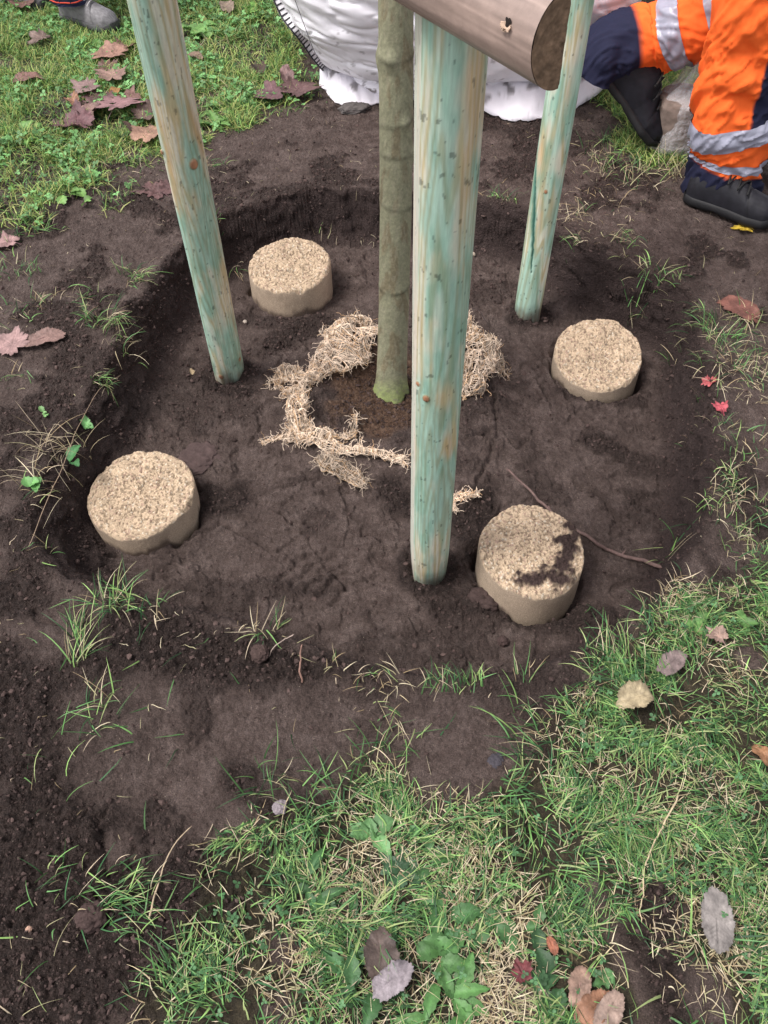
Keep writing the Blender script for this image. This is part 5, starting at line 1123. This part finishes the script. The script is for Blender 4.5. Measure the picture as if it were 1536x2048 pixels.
def person_right():
    hA = G(1370, 396, .0); tA = G(1548, 454, .0); dA = tA - hA; yA = hA[1] + .03
    root = empty('person', (hA[0] + .05, hA[1] + .1, 0), 'person in orange hi-vis trousers and black boots stepping past at the top right', 'person')
    foot(root, hA + [0, 0, .004], dA, .29, .108, col=(.014, .014, .018))
    P = [PW(1440, 400, yA), PW(1447, 345, yA), PW(1462, 290, yA), PW(1466, 235, yA), PW(1474, 170, yA), PW(1494, 80, yA), PW(1518, -10, yA)]
    P.append(P[-1] + [.02, .03, .16]); P.append(P[-1] + [-.01, .04, .22])
    S, TH, U_, C = leg_surface(P, [.108, .112, .124, .112, .108, .118, .125, .13, .14], 4, .018)
    V = S(TH, U_); w = V - CAM; Zc = w @ _F; PX = 768 + F_PX * (w @ _R) / Zc; PYY = 1024 - F_PX * (w @ _U) / Zc
    # cloth: navy hem below the orange, navy gusset on the outer side
    zc = V[..., 2]; hemz = float(PW(1447, 322, yA)[2]); z1 = float(PW(1500, 226, yA)[2])
    nv = sst(hemz + .006, hemz - .002, zc + .02 * np.cos(TH)); side = sst(.38, .46, np.sin(TH - math.pi / 2 + 1.35)) * (zc > z1) * 1.0
    import_side = np.clip((V[..., 0] - C[np.newaxis, :, 0].T * 1.0) / .11, -1, 1)
    side = sst(.10, .15, import_side - .9 * (zc - z1)) * sst(z1 - .004, z1 + .004, zc)
    k = np.maximum(nv, side)[..., None]; col = ORG * (1 - k) + NAVY * k
    trs = link_mesh('trousers', V.reshape(-1, 3), gridF(*TH.shape, True), M['cloth'], root, col.reshape(-1, 3)); tag(trs, 'orange trouser leg with navy hem and side panel')
    def band(u0, u1, nm='reflective_band', par=trs, SS=S, tilt=0., a0=0, a1=2 * np.pi):
        full = abs(a1 - a0 - 2 * np.pi) < 1e-6; nn = 110; t = np.linspace(a0, a1, nn, endpoint=not full); u = np.linspace(0, 1, 18); T2, U2 = np.meshgrid(t, u); UU = u0 + (u1 - u0) * U2 + tilt * np.cos(T2)
        Vb = SS(T2, UU, .0045 + .0010 * np.sin(U2 * np.pi)); link_mesh(nm, Vb.reshape(-1, 3), gridF(18, nn, full), M['refl'], par, np.array([.33, .34, .42]) * (.85 + .3 * fbm(T2 * 3, U2 * 3, 2, 3).reshape(-1, 1)))
    def u_at(py, SS=S):
        uu = np.linspace(0, .8, 300); cc = C[(uu * 149).astype(int)]; w_ = cc - CAM; yy = 1024 - F_PX * (w_ @ _U) / (w_ @ _F); return float(uu[np.argmin(np.abs(yy - py))])
    band(u_at(262), u_at(222), tilt=.008); band(u_at(312), u_at(298), tilt=-.012)
    # navy waistband, hips and the other leg
    yB = yA + .38
    hipA = P[-1]; hipB = hipA + [-.20, .10, .02]
    knB = PW(1500, -10, yB - .08); PB = [PW(1192, 150, yB), PW(1212, 112, yB), PW(1232, 98, yB), PW(1262, 88, yB), PW(1310, 76, yB), PW(1365, 55, yB - .03), PW(1430, 30, yB - .06), knB, (knB + hipB) / 2 + [.05, -.03, .0], hipB]
    SB, TB, UB, CB = leg_surface(PB, [.085, .098, .105, .118, .125, .125, .13, .135, .135, .14], 9, .016)
    VB = SB(TB, UB); w = VB - CAM; 
    cu = [i for i in range(150)]; ax = CB; wx = ax - CAM; pxx = 768 + F_PX * (wx @ _R) / (wx @ _F); ucut = np.interp(1268, pxx[:100], np.linspace(0, 1, 150)[:100])
    nb = sst(ucut + .006, ucut - .006, UB)[..., None]; colB = ORG * (1 - nb) + NAVY * nb
    tr2 = link_mesh('trousers', VB.reshape(-1, 3), gridF(*TB.shape, True), M['cloth'], root, colB.reshape(-1, 3)); tag(tr2, 'orange rear trouser leg with navy hem, knee bent')
    ub = lambda X: float(np.interp(X, pxx[:110], np.linspace(0, 1, 150)[:110]))
    band(ub(1338), ub(1375), par=tr2, SS=SB); band(ub(1425), ub(1455), par=tr2, SS=SB)
    # rear boot, heel lifted, toe on the ground
    toe = gp(1312, 296, .01); heelp = PW(1196, 128, yB) ; dB = toe - heelp; lnB = np.linalg.norm(dB); pitch = math.asin(max(min(-dB[2] / lnB, .95), -.95))
    foot(root, toe - dB / lnB * .31, dB[:2], .31, .15, col=(.010, .010, .014), pitch=pitch, hgt=.15)
    # torso above the picture: waist of the trousers
    A = Acc(); hc = (hipA + hipB) / 2; t = np.linspace(0, 2 * np.pi, 48, endpoint=False)
    ring = lambda z, a, b: np.stack([hc[0] + a * np.cos(t), hc[1] + b * np.sin(t), np.full(48, z)], -1)
    R_ = np.stack([ring(hc[2] - .16, .10, .08), ring(hc[2] - .08, .22, .17), ring(hc[2], .235, .18), ring(hc[2] + .1, .20, .15), ring(hc[2] + .25, .19, .13), ring(hc[2] + .45, .22, .13), ring(hc[2] + .55, .12, .08)]); A.add(R_.reshape(-1, 3), gridF(7, 48, True), ORG)
    A.build('body', M['cloth'], root)
def person_left():
    h = G(130, 38); t = G(268, 74); d = t - h
    root = empty('person', (h[0] + .05, h[1], 0), 'person in navy trousers and scuffed grey shoes at the top left', 'person')
    foot(root, h + [0, 0, .008], d, .30, .11, col=(.17, .165, .17), solec=(.06, .06, .06), hgt=.10, name='shoe', lace=(.45, .43, .42))
    P = [h + d / np.linalg.norm(d) * .085 + [0, 0, .095]]; P += [P[0] + [0, .0, .10], P[0] + [.01, .02, .3], P[0] + [.02, .05, .5], P[0] + [.03, .1, .9]]
    S, TH, U_, C = leg_surface(P, [.088, .09, .095, .11, .14], 14, .012); V = S(TH, U_)
    tr = link_mesh('trousers', V.reshape(-1, 3), gridF(*TH.shape, True), M['cloth'], root, NAVY * 1.1); 
    tt = np.linspace(0, 2 * np.pi, 60); Pp = S(tt, np.full(60, .03), .001); Vt, Ft = tubes(Pp[None] , .003, 5); link_mesh('hem_piping', Vt, Ft, M['cloth'], tr, (.6, .08, .05))
    h2 = h + [-.35, .25, 0]; foot(root, h2 + [0, 0, .008], d, .30, .11, col=(.17, .165, .17), solec=(.06, .06, .06), hgt=.10, name='shoe', lace=(.45, .43, .42))
    P2 = [p + [-.35 + .15 * k / 4, .25 - .15 * k / 4, 0] for k, p in enumerate(P)]; S2, T2, U2, _ = leg_surface(P2, [.088, .09, .095, .11, .14], 15, .012); V2 = S2(T2, U2)
    link_mesh('trousers', V2.reshape(-1, 3), gridF(*T2.shape, True), M['cloth'], root, NAVY * 1.1)
    hc = (P[-1] + P2[-1]) / 2; t = np.linspace(0, 2 * np.pi, 48, endpoint=False); ring = lambda z, a, b: np.stack([hc[0] + a * np.cos(t), hc[1] + b * np.sin(t), np.full(48, z)], -1)
    A = Acc(); R_ = np.stack([ring(hc[2] - .12, .12, .1), ring(hc[2], .22, .16), ring(hc[2] + .15, .19, .14), ring(hc[2] + .45, .22, .13), ring(hc[2] + .55, .12, .08)]); A.add(R_.reshape(-1, 3), gridF(5, 48, True), NAVY); A.build('body', M['cloth'], root)
person_right(); person_left()

# ------------------------------------------------------------------ soil core in a clear plastic bag
print('plastic')
def plastic_bag():
    m, n, l, b, out = node_mat('clear_plastic'); b.inputs['Base Color'].default_value = (.82, .82, .84, 1); b.inputs['Roughness'].default_value = .22; b.inputs['Specular IOR Level'].default_value = .7
    tr = n.new('ShaderNodeBsdfTransparent'); mx = n.new('ShaderNodeMixShader'); mx.inputs[0].default_value = .28; l.new(tr.outputs[0], mx.inputs[1]); l.new(b.outputs[0], mx.inputs[2]); l.new(mx.outputs[0], out.inputs[0])
    nz = n.new('ShaderNodeTexNoise'); nz.inputs['Scale'].default_value = 22; bp = n.new('ShaderNodeBump'); bp.inputs['Distance'].default_value = .02; bp.inputs['Strength'].default_value = .6; l.new(nz.outputs[0], bp.inputs['Height']); l.new(bp.outputs[0], b.inputs['Normal'])
    c = G(1362, 318, 0); c[1] += .09; root = empty('plastic_bag', c, 'clear plastic bag of brown soil standing behind the orange trouser leg', 'bag')
    nt_, nz_ = 90, 60; t = np.linspace(0, 2 * np.pi, nt_, endpoint=False); H = .17
    T, Z = np.meshgrid(t, np.linspace(0, 1, nz_)); r = .095 * np.interp(Z, [0, .1, .8, .93, 1], [.92, 1, 1.02, .9, .0]) * (1 + .05 * (fbm(np.cos(T) * 2, Z * 4 + np.sin(T) * 2, 3, 5) - .5) * 2); zz = H * np.interp(Z, [0, .9, 1], [0, 1, 1.03])
    V = np.stack([c[0] + r * np.cos(T), c[1] + r * np.sin(T), zz], -1); cc = np.array([.20, .155, .13]) * (.6 + .8 * fbm(T * 5, Z * 12, 3, 6)[..., None])
    link_mesh('soil_core', V.reshape(-1, 3), gridF(nz_, nt_, True), M['crumb'], root, cc.reshape(-1, 3))
    Z2 = np.linspace(0, 1, 110); T, Z = np.meshgrid(t, Z2); zz = np.interp(Z, [0, .5, 1], [0, H * 1.05, .42])
    fold = 1 + np.interp(Z, [0, .45, .6, 1], [.03, .05, .25, .4]) * np.sin(T * 7 + 5 * fbm(T, Z * 6, 2, 3)) + .08 * (fbm(np.cos(T) * 3, Z * 12, 3, 9) - .5)
    r = .104 * np.interp(Z, [0, .1, .46, .55, .75, 1], [.95, 1, .98, .62, .5, .6]) * fold; lx = np.interp(Z, [0, .5, 1], [0, 0.02, .10])
    V = np.stack([c[0] + lx + r * np.cos(T), c[1] + r * np.sin(T), zz + .002], -1)
    link_mesh('film', V.reshape(-1, 3), gridF(110, nt_, True), m, root)
plastic_bag()
print('done')
